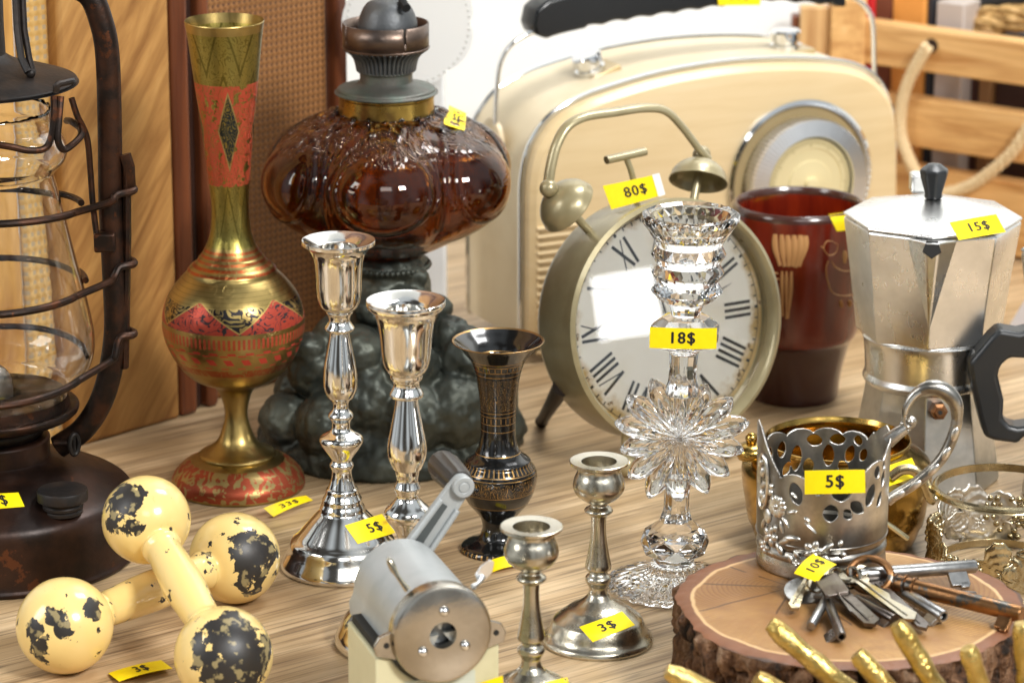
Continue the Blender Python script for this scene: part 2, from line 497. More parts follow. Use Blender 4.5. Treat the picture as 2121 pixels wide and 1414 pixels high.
# ---- white scalloped disc behind the lamp
c0 = atY(846, 48, .262); R0 = 136 * mpp(c0); poly = []
for i in range(240):
    t = 2 * pi * i / 240; k = 7
    ph = ((t - radians(0)) * k / (2 * pi)) % 1 * 2 - 1
    r = R0 * (.90 + .115 * sqrt(max(0, 1 - ph * ph)))
    poly.append(c0 + V(r * cos(t), 0, r * sin(t)))
mb = MB(); mb.prism(poly, V(0, .003, 0))
cz = c0.copy(); cz.z = c0.z - R0
dl = single(mb, 'scalloped_tray', simple('white_enamel', (.86, .86, .83), .45), cz, 'white scalloped tray with a dotted rim standing upright behind the oil lamp', 'tray')
md = MB()
for i in range(60):
    t = 2 * pi * i / 60; p = c0 + V(cos(t) * R0 * .93, -.0005, sin(t) * R0 * .93)
    md.ball(p, .0007, (1, .5, 1), u=8, v=6)
md.build('dotted_rim', simple('grey_dots', (.62, .62, .58), .5), dl)
mb = MB(); q = cz.copy(); mb.box((q.x, q.y + .03, q.z / 2 + .02), (.045, .05, q.z + .04)); 
single(mb, 'cardboard_box', simple('white_board', (.80, .80, .78), .6), (q.x, q.y + .03, 0), 'plain white box hidden behind the lamp that props the white tray', 'box', bevel=.002)

# ---- crate with rope handle
M_pine = wood('pine_slat', (.44, .20, .055), (.70, .41, .155), (.80, .52, .235), rot=(0, 0, radians(38)), sc=(1, 8, 14), rough=.5)
M_pine2 = wood('pine_board', (.40, .20, .07), (.62, .38, .16), (.74, .50, .26), sc=(12, 12, 1), rough=.5)
cp = CAM + ray(1790, 70) * (2.42 / cos(PITCH)); cu_ = V(.80, -.60, 0); cn_ = V(-.60, -.80, 0)
def cpt(px, py): return onp(px, py, cp, cn_)
CRB = cpt(1960, 500); CRB.z = 0
CR = thing('wooden_crate', CRB, 'slatted pine crate with a rope handle behind the coffee pot', 'crate')
def slat(tl, tr, bl, br, th=.016, name='slat', m=M_pine, extend=.2):
    A, B, C, D = cpt(*tl), cpt(*tr), cpt(*br), cpt(*bl)
    z1 = A.z; z0 = D.z
    x0 = A; L = (B - A).length + extend; mb = MB()
    c = x0 + cu_ * (L / 2) - cn_ * (th / 2); mb.box((c.x, c.y, (z0 + z1) / 2), (L, th, z1 - z0), X=cu_, Y=cn_)
    return mb.build(name, m, CR, bevel=.0015)
slat((1775, 42), (2121, 100), (1775, 130), (2121, 205))
slat((1800, 190), (2121, 245), (1800, 290), (2121, 350))
slat((1800, 330), (2121, 398), (1800, 480), (2121, 520))
for zz in ((1775, 575, 640),):
    slat((zz[0], zz[1]), (2121, zz[1] + 60), (zz[0], zz[2]), (2121, zz[2] + 60))
# end board and corner post
a = cpt(1790, 60); mb = MB(); hgt = cpt(1745, -10).z
mb.box((a.x - .012, a.y + .006, hgt / 2), (.026, .02, hgt)); mb.build('corner_post', M_pine, CR, bevel=.001)
mb = MB(); b = onp(1700, 60, a + V(0, .012, 0), V(0, -1, 0)); hb = onp(1700, 12, b, V(0, -1, 0)).z
mb.box((b.x, b.y, hb / 2), (88 * mpp(b), .014, hb)); mb.build('end_board', M_pine2, CR, bevel=.0015)
mb = MB(); b2 = onp(1650, 60, a + V(0, .020, 0), V(0, -1, 0)); mb.box((b2.x, b2.y, hb / 2 - .004), (22 * mpp(b), .014, hb - .008)); mb.build('end_strip', M_brown, CR, bevel=.0015)
T = Tr('rope_fibre'); oo = T.obj(); w = T.noise(oo, 500, 3)
T.set(col=T.mix(w, (.55, .38, .18), (.80, .64, .40)), rough=.8, normal=T.bump(w, .6, .001)); M_rope = T.m
def rope(pts, r, name, parent, off=.010):
    P = crom3([cpt(x, y) + cn_ * off for x, y in pts], 10)
    mb = MB(); L = 0
    for s_ in range(3):
        Q = []; L = 0
        for i, p in enumerate(P):
            if i: L += (p - P[i - 1]).length
            t = (P[min(i + 1, len(P) - 1)] - P[max(i - 1, 0)]).normalized(); a_ = t.cross(cn_).normalized(); b_ = t.cross(a_)
            ph = L / .013 * 2 * pi + s_ * 2 * pi / 3
            Q.append(p + (a_ * cos(ph) + b_ * sin(ph)) * r * .5)
        mb.tube(Q, r * .56, 8)
    return mb.build(name, M_rope, parent)
rope([(1935, 92), (1918, 120), (1893, 170), (1880, 225), (1880, 275), (1893, 315), (1915, 360), (1950, 395), (2010, 385), (2060, 355), (2110, 310), (2150, 250)], .0048, 'rope_handle', CR)
hp = cpt(1930, 95); mb = MB(); mb.tube([hp + cn_ * .001, hp - cn_ * .004], .0052, 18); mb.build('rope_hole', simple('hole_dark', (.03, .012, .005), .9), CR)

# things standing inside the crate
def book(px0, px1, pytop, back, col, label, name='book', cat='book', rough=.5):
    dv = -cn_ * back
    a, b = onp(px0, pytop, cp + dv, cn_), onp(px1, pytop, cp + dv, cn_)
    L = (b - a).length; z1 = a.z; mb = MB(); c = (a + b) / 2 - cn_ * .05
    mb.box((c.x, c.y, z1 / 2 + .01), (L, .10, z1 - .02), X=cu_, Y=cn_)
    T = Tr(name + '_cover'); T.set(col=T.mix(T.noise(T.obj(), 40, 4), col, tuple(x * 1.35 + .004 for x in col)), rough=rough)
    return single(mb, name, T.m, (c.x, c.y, .02), label, cat, 'books standing in the pine crate', bevel=.0015)
book(1760, 1812, -40, .03, (.50, .008, .012), 'bright red book, leftmost in the pine crate')
book(1813, 1850, -44, .032, (.16, .045, .02), 'reddish brown book between the red and the orange books')
book(1851, 1918, -50, .03, (.62, .26, .05), 'orange book in the pine crate')
book(1919, 1938, -46, .034, (.012, .014, .02), 'thin black book right of the orange book')
book(1940, 1998, 2, .03, (.42, .36, .32), 'grey book with a pale top edge')
book(2000, 2030, 60, .045, (.05, .015, .01), 'low dark red book right of the grey book')
book(2031, 2056, 62, .042, (.22, .11, .04), 'low tan book between two dark books')
book(2057, 2150, 66, .05, (.03, .010, .007), 'low wide dark brown book under the straw bag')
# straw bag
bb = onp(2085, 42, cp - cn_ * .05, cn_)
BG = thing('straw_bag', bb, 'tan braided straw bag with dark trim lying on the books in the crate', 'bag')
mb = MB()
T = Tr('straw'); oo = T.obj(); w = T.noise(T.map(oo, sc=(1, 1, 3)), 120, 4)
T.set(col=T.ramp(w, [(.3, (.16, .08, .02)), (.5, (.50, .30, .10)), (.7, (.72, .48, .22))]), rough=.7, normal=T.bump(w, .8, .002)); M_straw = T.m
for k in range(7):
    pts = [bb + cu_ * (-.034 + .0015 * k + .075 * t) + V(0, 0, -.014 + .020 * t + .003 * sin(6 * t + k * 2.2) + .0022 * k) - cn_ * (.003 * cos(k * 2.0 + 7 * t)) for t in [i / 14 for i in range(15)]]
    mb.tube(pts, [.0038 + .0012 * sin(i * 1.7 + k) for i in range(15)], 10)
mb.build('braid', M_straw, BG)
mb = MB(); mb.tube(crom3([bb + cu_ * q + V(0, 0, h) - cn_ * .012 for q, h in ((-.04, .004), (-.015, .012), (.02, .018), (.06, .024))], 6), .0085, 14)
mb.build('dark_trim', simple('dark_leather', (.012, .015, .018), .5), BG)

# ---- pale folded card at the right edge
c1 = at(2090, 705); mb = MB()
pA = at(2072, 705); pB = pA + V(.075, -.03, 0); hh = .062
mb.prism([pA, pB, pB + V(0, 0, hh), pA + V(.018, -.006, hh * .60)], V(.0015, .004, 0))
mb.prism([pA + V(.003, .006, 0), pB + V(.003, .05, 0), pB + V(.004, .012, hh)], V(.0012, .002, 0))
single(mb, 'folded_card', simple('pale_grey_card', (.62, .60, .62), .6), pA, 'pale grey folded card standing behind the black handle at the right edge', 'card')

# ================================================================== OIL LANTERN
M_iron = worn('rusty_iron', (.020, .013, .010), (.060, .025, .013), rough=.46, rvar=.12, metal=.75, scale=70, bump=.35, bscale=500, spots=(55, .60, (.085, .028, .010)))
M_tank = worn('rusty_brown_tank', (.014, .007, .005), (.038, .016, .009), rough=.38, rvar=.12, metal=.5, scale=35, bump=.25, bscale=300, spots=(38, .64, (.11, .035, .012)))
M_black = worn('black_hood', (.010, .009, .009), (.026, .018, .014), rough=.5, rvar=.1, metal=.4, scale=60, bump=.5, bscale=300)
def glass(name, col=(1, 1, 1), rough=0.0, ior=1.5, bump=None):
    T = Tr(name); T.set(col=col, rough=rough, trans=1.0, ior=ior)
    if bump: T.set(normal=T.bump(T.noise(T.obj(), bump[0], 3), bump[1], .001))
    return T.m
M_globe = glass('old_glass', (.985, .99, .98), 0.0, 1.45, (45, .08))
LB = at(0, 1143); LX = 0
LN = thing('oil_lantern', LB, 'rusty dark iron hurricane lantern with glass globe and wire guard at the left edge', 'lantern')
mb = MB(); mb.lathe(prof(LB, LX, [(1143, 0), (1143, 283, 1), (1136, 288), (1128, 284, 1), (1080, 284), (1035, 283), (1016, 278), (1005, 266), (994, 245), (978, 210), (960, 165), (946, 118, 1), (930, 100, 1), (930, 0)]), LB, 96)
tank_tree = mb.bvh(); mb.build('fuel_tank', M_tank, LN)
mb = MB(); mb.lathe(prof(LB, LX, [(950, 112), (905, 114, 1), (900, 108), (899, 90, 1), (899, 0)]), LB, 72); mb.build('burner_collar', M_tank, LN)
mb = MB(); mb.lathe(prof(LB, LX, [(906, 0), (906, 88, 1), (890, 104), (880, 106), (872, 98), (866, 90, 1), (866, 0)]), LB, 72); mb.build('burner_cup', M_black, LN)
mb = MB(); mb.lathe(prof(LB, LX, [(862, 60), (860, 150), (852, 172), (842, 177), (836, 172), (838, 158, 1), (818, 154, 1), (816, 140), (818, 60)]), LB, 96)
mb.build('gallery_plate', M_iron, LN)
mb = MB(); mb.lathe(prof(LB, LX, [(850, 42), (800, 42), (772, 34), (756, 16), (752, 0)]), LB, 48); mb.build('burner_cone', simple('dull_steel', (.28, .26, .24), .32, .9), LN)
mb = MB(); mb.box(LB + V(0, -.001, hz(LB, LX, 748)), (.0065, .003, .010)); mb.build('wick', simple('yellowed_wick', (.30, .20, .07), .9), LN)
mb = MB()
rough_top = lambda t, r, h: r
mb.lathe(prof(LB, LX, [(824, 151), (800, 156), (792, 166), (768, 196), (736, 210), (703, 213), (669, 209), (603, 196), (536, 181), (465, 166), (399, 151), (362, 143), (352, 150), (332, 169), (309, 174), (285, 165), (268, 147), (255, 144), (226, 144)]), LB, 128)
for v in mb.bm.verts:
    if v.co.z - LB.z > hz(LB, LX, 232): v.co.z += .0022 * noise.noise(Vector((atan2(v.co.y - LB.y, v.co.x - LB.x) * 9, 0, 3)))
mb.build('glass_globe', M_globe, LN, solid=.0013, sharp=0)
# hood and chimney
mb = MB(); mb.lathe(prof(LB, LX, [(172, 0), (174, 190), (172, 200), (168, 202), (165, 199), (152, 160), (140, 118), (128, 84), (118, 66), (112, 58, 1), (60, 57), (-70, 52), (-70, 0)]), LB, 96); mb.build('hood', M_black, LN)
def lp(px, py, dy=0.0): return atY(px, py, LB.y + dy)
mb = MB()
mb.tube([lp(30, -60, -.004), lp(36, 60, -.010), lp(44, 120, -.016), lp(58, 150, -.020)], .0020, 10)
mb.tube([lp(44, -60, -.002), lp(50, 60, -.008), lp(60, 120, -.013), lp(68, 150, -.016)], .0018, 10)
mb.ball(lp(64, 152, -.018), .0026); mb.build('chimney_seam', M_black, LN)
def wire(pts, r, name, m=M_iron, parent=LN, n=8, seg=10):
    mb = MB(); mb.tube(crom3([lp(*p) for p in pts], n), r, seg); return mb.build(name, m, parent)
for sgn in (1,):
    wire([(80, -60), (140, -34), (185, -10), (208, 40), (222, 110), (227, 250), (229, 420), (236, 560), (240, 680), (228, 770), (206, 838), (170, 890), (120, 925)], .0066, 'side_tube', seg=20)
    mb = MB(); a, b = lp(262, 322, .001), lp(258, 760, .001)
    mb.tube([a, lp(263, 500, .001), b], .0024, 8, flat=2.0)
    mb.tube([lp(258, 320, -.002), lp(266, 345, -.002), lp(268, 385, -.001), lp(262, 400, 0)], .0022, 8, flat=1.6); mb.build('guard_strip', M_iron, LN)
    mb = MB(); mb.box(lp(218, 500, -.007), (.0115, .010, .0105)); mb.build('clip', M_iron, LN, bevel=.0012)
for k, (c, b, hk) in enumerate(((427, 41, 396), (591, 61, 548), (756, 79, 694))):
    yy = lp(0, c).z; rr = b / sin(radians(15)) * mpp(lp(0, c)); Rx = 205 * mpp(lp(0, c)); pts = []
    for i in range(-26, 24):
        t = radians(i * 3.2) if i >= 0 else radians(i * 3.2)
        pts.append(V(LB.x + Rx * sin(t) * 1.02, LB.y - rr * cos(t) * .97, yy))
    e = pts[-1]
    tail = [lp(228, c - 8, -.012), lp(238, c - 20, -.011), lp(248, hk + 6, -.008), lp(274, hk, -.004), lp(277, hk - 6, .001), lp(262, hk - 12, .006), lp(235, hk - 18, .016)]
    back = [V(LB.x + Rx * .98 * sin(radians(a)), LB.y - rr * cos(radians(a)) * .95, yy) for a in range(100, 262, 6)]
    P = crom3([pts[i] for i in range(0, len(pts) - 1, 2)] + tail, 6)
    mb = MB(); mb.tube(P, .0021, 10); mb.tube(crom3(back, 2), .0019, 8); mb.build('guard_wire', M_iron, LN)
wire([(148, 203, -.01), (160, 240, -.01), (180, 285, -.008), (187, 350, -.006), (192, 420, -.006), (200, 485, -.007)], .0017, 'lift_wire')
wire([(112, 200, -.030), (112, 240, -.034), (106, 285, -.036), (92, 308, -.038), (60, 312, -.042), (20, 304, -.045), (-30, 296, -.046)], .0019, 'globe_holder_wire')
wire([(126, 200, -.030), (122, 250, -.034), (120, 290, -.036), (131, 310, -.034), (150, 300, -.030), (167, 282, -.022), (166, 266, -.012), (148, 252, 0), (138, 250, .01)], .0019, 'globe_holder_wire')
wire([(116, 190, -.040), (118, 176, -.041), (130, 172, -.038), (146, 168, -.034), (152, 169, -.033)], .0019, 'hook', M_black)
wire([(112, 917, -.01), (150, 917, -.010)], .0016, 'wick_shaft')
mb = MB(); wc = lp(154, 920, -.010); Rw = 22 * mpp(wc)
mb.tube([wc + V(cos(t) * Rw * .45, sin(t) * Rw * .5, sin(t) * 0) + V(0, 0, 0) + V(0, 0, 0) for t in [0]] * 2, .0001) if False else None
mb.tube([wc + V(cos(t) * Rw * .38, cos(t) * Rw * .3, sin(t) * Rw) for t in [2 * pi * i / 28 for i in range(28)]], .0013, 8, closed=True)
mb.tube([wc + V(0, 0, -Rw), wc + V(0, 0, Rw)], .0009, 6); mb.build('wick_wheel', M_black, LN)
_d = ray(128, 1062).normalized(); fc = tank_tree.ray_cast(CAM, _d)[0] + V(0, .004, .003); fr = 53 * mpp(fc); mb = MB()
mb.lathe([(0, 0), (fr * .78, 0), (fr * .78, .0015), (fr * .72, .0022), (fr * .80, .0032), (fr * .80, .0045), (fr * .74, .0055), (fr * .78, .007), (fr, .0078), (fr, .0125), (fr * .96, .0135), (0, .0138)], fc + V(0, 0, -.004), 64, axis=(V(1, 0, 0), V(0, 1, 0), V(.03, -.05, 1).normalized()))
mb.build('filler_cap', M_black, LN)
tag(fm_ray(tank_tree, [(-75, 1026), (38, 1020), (51, 1049), (-62, 1058)]), '5$', LN, tx=.10, aspect=3.6, th=.75)

# ================================================================== BRASS VASE
BB = at(494, 1006); LEAN = (488 - 494) * mpp(BB) / hz(BB, 490, 44)
h_ = lambda y: hz(BB, 490, y)
T = Tr('engraved_enamel_brass'); oo = T.obj(); x, y, z = T.sep(oo); u, vv, _ = T.sep(T.uv())
zc = z * 1000                                                     # millimetres
H = lambda yy: h_(yy) * 1000
eng = T.vor(T.comb(u * 60, z * 260), 1.0, 'DISTANCE_TO_EDGE')
swirl = T.noise(T.comb(u * 13, z * 75), 1.5, 2, .5, 1.2)
vein = ((swirl * 7).fract() - .5).abs()
brass = T.mix(T.noise(oo, 40, 4).smooth(.35, .7), (.42, .30, .105), (.27, .20, .075))
green = (.25, .235, .045)
col = brass
# green-gold enamel of the neck
neck = zc.between(H(505), H(62)); col = T.mix(neck * .55, col, green)
# chevrons of the neck
chev = ((u * 6).tri() + zc * .030).fract(); cl = (chev - .5).abs() < .06
col = T.mix(neck * cl * .7, col, (.10, .085, .02))
leafm = vein < .10
col = T.mix(neck * leafm * .6, col, (.11, .09, .02))
# red band of the neck with blue-grey lozenges
red = (.48, .085, .040); rb = zc.between(H(378), H(166)); redm = rb * (vein > .10) * (T.noise(oo, 160, 3) > .40)
col = T.mix(redm * .92, col, T.mix(T.noise(oo, 60, 3), red, (.50, .035, .02)))
loz = ((u * 4 + .5 - .08).fract() - .5).abs() * 90 + (zc - H(262)).abs() * 1.0
lz = (loz < 21) * rb; col = T.mix(lz, col, T.mix(vein < .14, (.045, .055, .06), (.26, .21, .06)))
col = T.mix(((loz - 22.5).abs() < 1.3) * rb, col, (.30, .22, .07))
# bulb: dark ground, red triangles, tick band, small red teeth
bulb = zc.between(H(655), H(606)); trg = (u * 5 + .62).tri() * 17 + H(652)
col = T.mix(bulb * (vein < .22), col, (.035, .032, .035))
tm = zc.between(H(655), 999) * (zc < trg) * (zc < H(598)); col = T.mix(tm * (vein > .10) * .95, col, (.48, .055, .034))
col = T.mix(((zc - trg).abs() < .45) * zc.between(H(655), H(598)), col, (.50, .36, .11))
tick = zc.between(H(685), H(664)) * ((u * 90).fract() > .45); col = T.mix(tick * .85, col, (.52, .05, .025))
te = zc.between(H(728), H(692)) * ((u * 24 + (zc * .12).fract() * .5).fract() < .45) * ((zc * .18).fract() > .35)
col = T.mix(te * .9, col, (.58, .04, .03)); col = T.mix(zc.between(H(748), H(733)) * (vein > .08) * .7, col, (.35, .04, .02))
sh = zc.between(H(556), H(508)); col = T.mix(sh * ((zc * .35).fract() > .5) * (vein > .06) * .8, col, (.42, .06, .02))
ft = zc.between(H(1000), H(950)); col = T.mix(ft * (T.noise(T.comb(u * 26, z * 120), 1.5, 2, .5, 1.5) > .47) * .9, col, (.36, .050, .022))
fb = zc.between(-1, H(1010))
lines = ((zc * .42).fract() < .12) * zc.between(H(606), H(560))
col = T.mix(lines * .5, col, (.09, .07, .02))
paint = (redm * (1 - lz) + tm + tick + te + ft * .6).min(1)
T.set(col=col, metal=1 - paint * .55, rough=T.noise(oo, 70, 3) * .16 + .24 + paint * .1,
      normal=T.bump((vein < .08) * -1.0 + eng * .3, .35, .0004))
M_brass_e = T.m
BV = thing('brass_vase', BB, 'tall slim brass vase with red and green enamel, engraved bulb and round foot', 'vase')
mb = MB(); mb.lathe(prof(BB, 490, [(1008, 0), (1008, 130, 1), (1004, 137), (996, 138), (984, 136), (972, 128), (956, 110), (945, 84), (943, 79, 1), (938, 80), (935, 77, 1), (925, 58), (909, 40), (882, 29), (856, 23.5), (829, 28), (808, 36), (794, 50), (782, 80), (770, 98), (746, 119), (716, 136), (689, 145), (663, 147.5), (636, 144), (606, 132), (580, 112), (562, 94, 1), (556, 92), (549, 86, 1), (540, 74), (530, 67, 1), (527, 64), (513, 55), (490, 45), (470, 41), (432, 38.5), (386, 41.5), (266, 54), (179, 65), (83, 76.5), (52, 81.5), (44, 83, 1), (42, 82, 1), (80, 74), (180, 60), (260, 48), (330, 30), (335, 0)]), BB, 144, lean=LEAN)
mb.build('vase_body', M_brass_e, BV)
tg = fm_quad(at(545, 1052, .006), at(634, 1026, .006), at(648, 1036, .001), at(566, 1070, .001), bend=.003)
tag(tg, '33$', None, th=.5, aspect=2.4, tx=-.05, top='yellow 33$ price tag curling on the table beside the brass vase foot')

# ================================================================== OIL LAMP
OB = at(808, 914); OX = 816
OL = thing('table_oil_lamp', OB, 'antique oil lamp with brown glass bowl on a dark bronze figured stand', 'oil lamp')
M_amber = Tr('amber_brown_glass'); T = M_amber; oo = T.obj(); x, y, z = T.sep(oo); u, vv, _ = T.sep(T.uv())
hc = hz(OB, OX, 366)
sw = T.noise(T.comb(u * 22, z * 60), 1.3, 2, .5, 1.8); relief = ((sw * 5).fract() - .5).abs().smooth(.0, .22)
up = z.smooth(hz(OB, OX, 298), hz(OB, OX, 276))
T.set(col=T.mix(T.noise(oo, 22, 3).smooth(.35, .7), (.22, .080, .007), (.42, .165, .022)), rough=.02, spec=.5, trans=1.0, ior=1.5,
      sss=.0, normal=T.bump(relief * up, .55, .0028)); M_amber = T.m
def lobes(t, r, h):
    k = math.exp(-((h - hc) / .030) ** 2)
    a = abs(sin(4 * (t - pi / 2 + .16) + pi / 2)) if False else abs(cos(4 * (t + pi / 2) / 1.0 * .75))
    g = 1 - a
    return r * (1 + k * (.035 - .115 * max(0, 1 - (a / .42)) ** 1.5))
mb = MB(); mb.lathe(prof(OB, OX, [(522, 0), (522, 60, 1), (516, 72), (505, 100), (480, 150), (457, 198), (432, 230), (399, 250), (366, 255), (332, 247), (299, 222), (270, 180), (252, 140), (240, 112), (236, 98), (236, 0)], 8), OB, 240, rmod=lobes)
ho = hz(OB, OX, 343)
def oval_ribs(co):
    d = co - OB; t = atan2(d.y, d.x); h = d.z
    # raised oval frames around each of the six panels
    ph = ((t + pi / 2) / (pi / 3) + .5) % 1 - .5
    xx = ph * 2; yy = (h - ho) / .0225
    q = sqrt((xx / .74) ** 2 + yy ** 2)
    rib = math.exp(-((q - 1.03) / .07) ** 2) * .0022 + math.exp(-((q - 1.24) / .05) ** 2) * .0012 * (1 if yy > -.6 else 0)
    rib += .0050 * max(0, 1 - q * q) ** .7
    rib += .0014 * math.exp(-((abs(xx) - .97) / .035) ** 2) * (1 if abs(yy) < 1.15 else 0)
    if h > ho + .020 and q > 1.1:
        f_ = min(1, (h - ho - .020) / .008); rib += f_ * (.0017 * max(0, 1 - abs(abs(xx) - .42 - .25 * sin((h - hc) * 190)) / .14) + .0014 * max(0, 1 - abs(sin(t * 9 + 3 * sin(h * 150))) / .35))
    return rib
def lobes(t, r, h): return r
mb.bm.free()
mb = MB()
def rm(t, r, h):
    ph = ((t + pi / 2) / (pi / 3) + .5) % 1 - .5
    k = math.exp(-((h - hc) / .034) ** 4)
    return r * (1 - .085 * k * (abs(ph) * 2) ** 2.6 - .012 * k)
mb.lathe(prof(OB, OX, [(522, 0), (522, 60, 1), (516, 72), (505, 100), (480, 150), (457, 198), (432, 232), (399, 252), (366, 257), (332, 249), (299, 224), (270, 180), (252, 140), (240, 112), (236, 98), (232, 96)], 9), OB, 300, rmod=rm)
mb.disp(oval_ribs); font_tree = mb.bvh(); mb.build('glass_bowl', M_amber, OL, sharp=0, solid=.0030)
M_collar = worn('tarnished_brass_collar', (.44, .29, .07), (.22, .13, .04), rough=.3, scale=50, spots=(60, .66, (.05, .04, .03)))
M_verd = worn('verdigris_pewter', (.13, .125, .11), (.12, .15, .125), rough=.5, metal=.6, scale=60, bump=.4, spots=(40, .62, (.20, .15, .07)))
M_gal = worn('brown_copper', (.16, .115, .09), (.11, .085, .075), rough=.36, metal=.85, scale=35, bump=.3, spots=(30, .66, (.20, .17, .15)))
M_dome = worn('grey_burner_dome', (.09, .095, .10), (.13, .135, .13), rough=.48, metal=.6, scale=50, bump=.4, spots=(50, .66, (.13, .11, .06)))
mb = MB(); mb.lathe(prof(OB, OX, [(242, 0), (242, 106, 1), (238, 106), (233, 100, 1), (200, 98, 1), (197, 101), (194, 101, 1), (194, 0)]), OB, 96); mb.build('brass_collar', M_collar, OL)
mb = MB(); mb.lathe(prof(OB, OX, [(194, 0), (192, 100), (186, 102), (181, 99), (177, 80), (172, 62), (168, 55, 1), (150, 55), (147, 60), (144, 60, 1), (144, 0)]), OB, 96); mb.build('burner_disc', M_verd, OL)
# fretted basket of the burner: separate thin bars
mb = MB(); pr = prof(OB, OX, [(145, 59), (130, 62), (118, 66), (108, 74), (98, 88)])
for i in range(44):
    t = 2 * pi * i / 44
    mb.tube([OB + V(r * cos(t), r * sin(t), h) for r, h in pr[::2]], .0010, 6)
mb.build('burner_basket', M_dome, OL)
mb = MB(); mb.lathe(prof(OB, OX, [(144, 40), (104, 40), (100, 40)]), OB, 40); mb.build('wick_tube', M_dome, OL)
# gallery ring with slots
mb = MB(); R1 = 88 * mpp(atY(OX, 80, OB.y)); zb, zt = hz(OB, OX, 97), hz(OB, OX, 47)
n = 240
for i in range(n):
    t0, t1 = 2 * pi * i / n, 2 * pi * (i + 1) / n
    slot = min(abs(((t0 - a + pi) % (2 * pi)) - pi) for a in (radians(-62), radians(-155), radians(-5), radians(60), radians(120)))
    if slot < .03: zs = [(zb, zb + (zt - zb) * .38)]
    else: zs = [(zb, zt)]
    for (a_, b_) in zs:
        rows = [[OB + V((R1 - .0004 * k) * cos(t), (R1 - .0004 * k) * sin(t), z_) for t in (t0, t1)] for k, z_ in ((0, a_), (0, b_))]
        mb.quadgrid(rows)
bmesh.ops.remove_doubles(mb.bm, verts=mb.bm.verts[:], dist=1e-6)
gal = mb.build('gallery_ring', M_gal, OL, solid=.0009)
mb = MB(); mb.lathe(prof(OB, OX, [(104, 76), (99, 90, 1), (96, 91), (94, 88, 1), (92, 60), (92, 0)]), OB, 96); mb.build('gallery_flange', M_gal, OL)
mb = MB(); mb.lathe(prof(OB, OX + 4, [(92, 60), (60, 61), (50, 62), (34, 58), (16, 50), (4, 38), (-2, 18), (-3, 0)]), OB + V(.0012, 0, 0), 72); mb.build('burner_dome', M_dome, OL)
sl = [atY(832, -3, OB.y - .004), atY(836, 8, OB.y - .012), atY(842, 18, OB.y - .0165)]
mb = MB(); mb.tube(sl, [.0022, .0026, .0028], 8); mb.build('flame_slot', simple('slot_black', (.004, .004, .004), .9), OL)  # plain black tube on the dome stands for the slot opening
_fm = fm_ray(font_tree, [(929, 224), (965, 241), (959, 277), (917, 262)])
def fm_font(u, v): p, n = _fm(u, v); return p + n * .0018, n
tag(fm_font, '5$', OL, aspect=1.2, th=.42)
# bronze stand
M_bronze = worn('dark_patina_bronze', (.045, .052, .044), (.10, .108, .086), rough=.48, rvar=.12, metal=.55, scale=22, bump=.35, bscale=200, spots=(40, .66, (.14, .145, .115)))
mb = MB(); mb.lathe(prof(OB, 810, [(914, 0), (914, 272, 1), (904, 275), (880, 270), (868, 258, 1), (850, 240), (800, 215), (760, 190), (720, 150), (680, 105), (640, 84), (600, 86), (580, 84), (568, 70), (560, 74), (552, 84), (540, 84), (533, 76), (524, 70), (522, 0)]), OB, 120)
def bl(px, py, rpx, dy, sc=(1, 1, 1)):
    p = atY(px, py, OB.y + dy); mb.ball(p, rpx * mpp(p), sc, u=20, v=14)
for a in ((655, 760, 62, -.035), (640, 725, 40, -.040), (690, 700, 46, -.03), (600, 870, 62, -.035), (680, 880, 70, -.055), (760, 820, 90, -.045), (740, 730, 60, -.045),
          (960, 740, 66, -.035), (930, 700, 46, -.03), (1000, 820, 74, -.035), (940, 850, 80, -.05), (860, 860, 80, -.055), (850, 760, 60, -.05), (1030, 880, 60, -.02),
          (770, 640, 40, -.02), (850, 620, 40, -.015), (700, 620, 26, -.005), (905, 640, 34, -.01), (795, 580, 30, -.015), (860, 575, 28, -.012), (620, 800, 50, -.02)):
    bl(*a)
base = mb.build('bronze_stand', M_bronze, OL, sharp=0)
md = base.modifiers.new('fuse', 'REMESH'); md.mode = 'VOXEL'; md.voxel_size = .0013; md.use_smooth_shade = True
md = base.modifiers.new('soften', 'SMOOTH'); md.iterations = 3; md.factor = .6
tx_ = bpy.data.textures.new('folds', 'CLOUDS'); tx_.noise_scale = .011; tx_.noise_depth = 3
md = base.modifiers.new('folds', 'DISPLACE'); md.texture = tx_; md.strength = .0055; md.mid_level = .5; md.texture_coords = 'LOCAL'
mb = MB()
for i in range(48):
    t = 2 * pi * i / 48; r = 83 * mpp(OB); mb.ball(OB + V(r * cos(t), r * sin(t), hz(OB, 815, 546)), .0019, u=8, v=6)
mb.build('beaded_ring', M_bronze, OL)

# ================================================================== SILVER CANDLESTICKS
def silver(name, rough):
    T = Tr(name); oo = T.obj(); x, y, z = T.sep(oo)
    br = T.noise(T.comb(x * .0, y * .0, z * 4000), 1.0, 2); sp = T.noise(oo, 60, 4, .6)
    T.set(col=T.mix(T.noise(oo, 24, 5, .65).smooth(.52, .70) * .55, T.mix(sp, (.88, .88, .87), (.76, .74, .69)), (.50, .46, .38)), metal=1, rough=sp * .10 + T.noise(oo, 24, 5, .65).smooth(.5, .72) * .12 + rough, normal=T.bump(br + T.noise(oo, 500, 2) * .5, .018, .0003)); return T.m
M_silver = silver('polished_silver', .06)
SAg = 'tall silver candlesticks'
def candlestick(B, cx, pts, label, lean=0):
    t = thing('candlestick', B, label, 'candlestick', SAg)
    k = next(i for i, p in enumerate(pts) if p[0] < 0) if any(p[0] < 0 for p in pts) else None
    return t
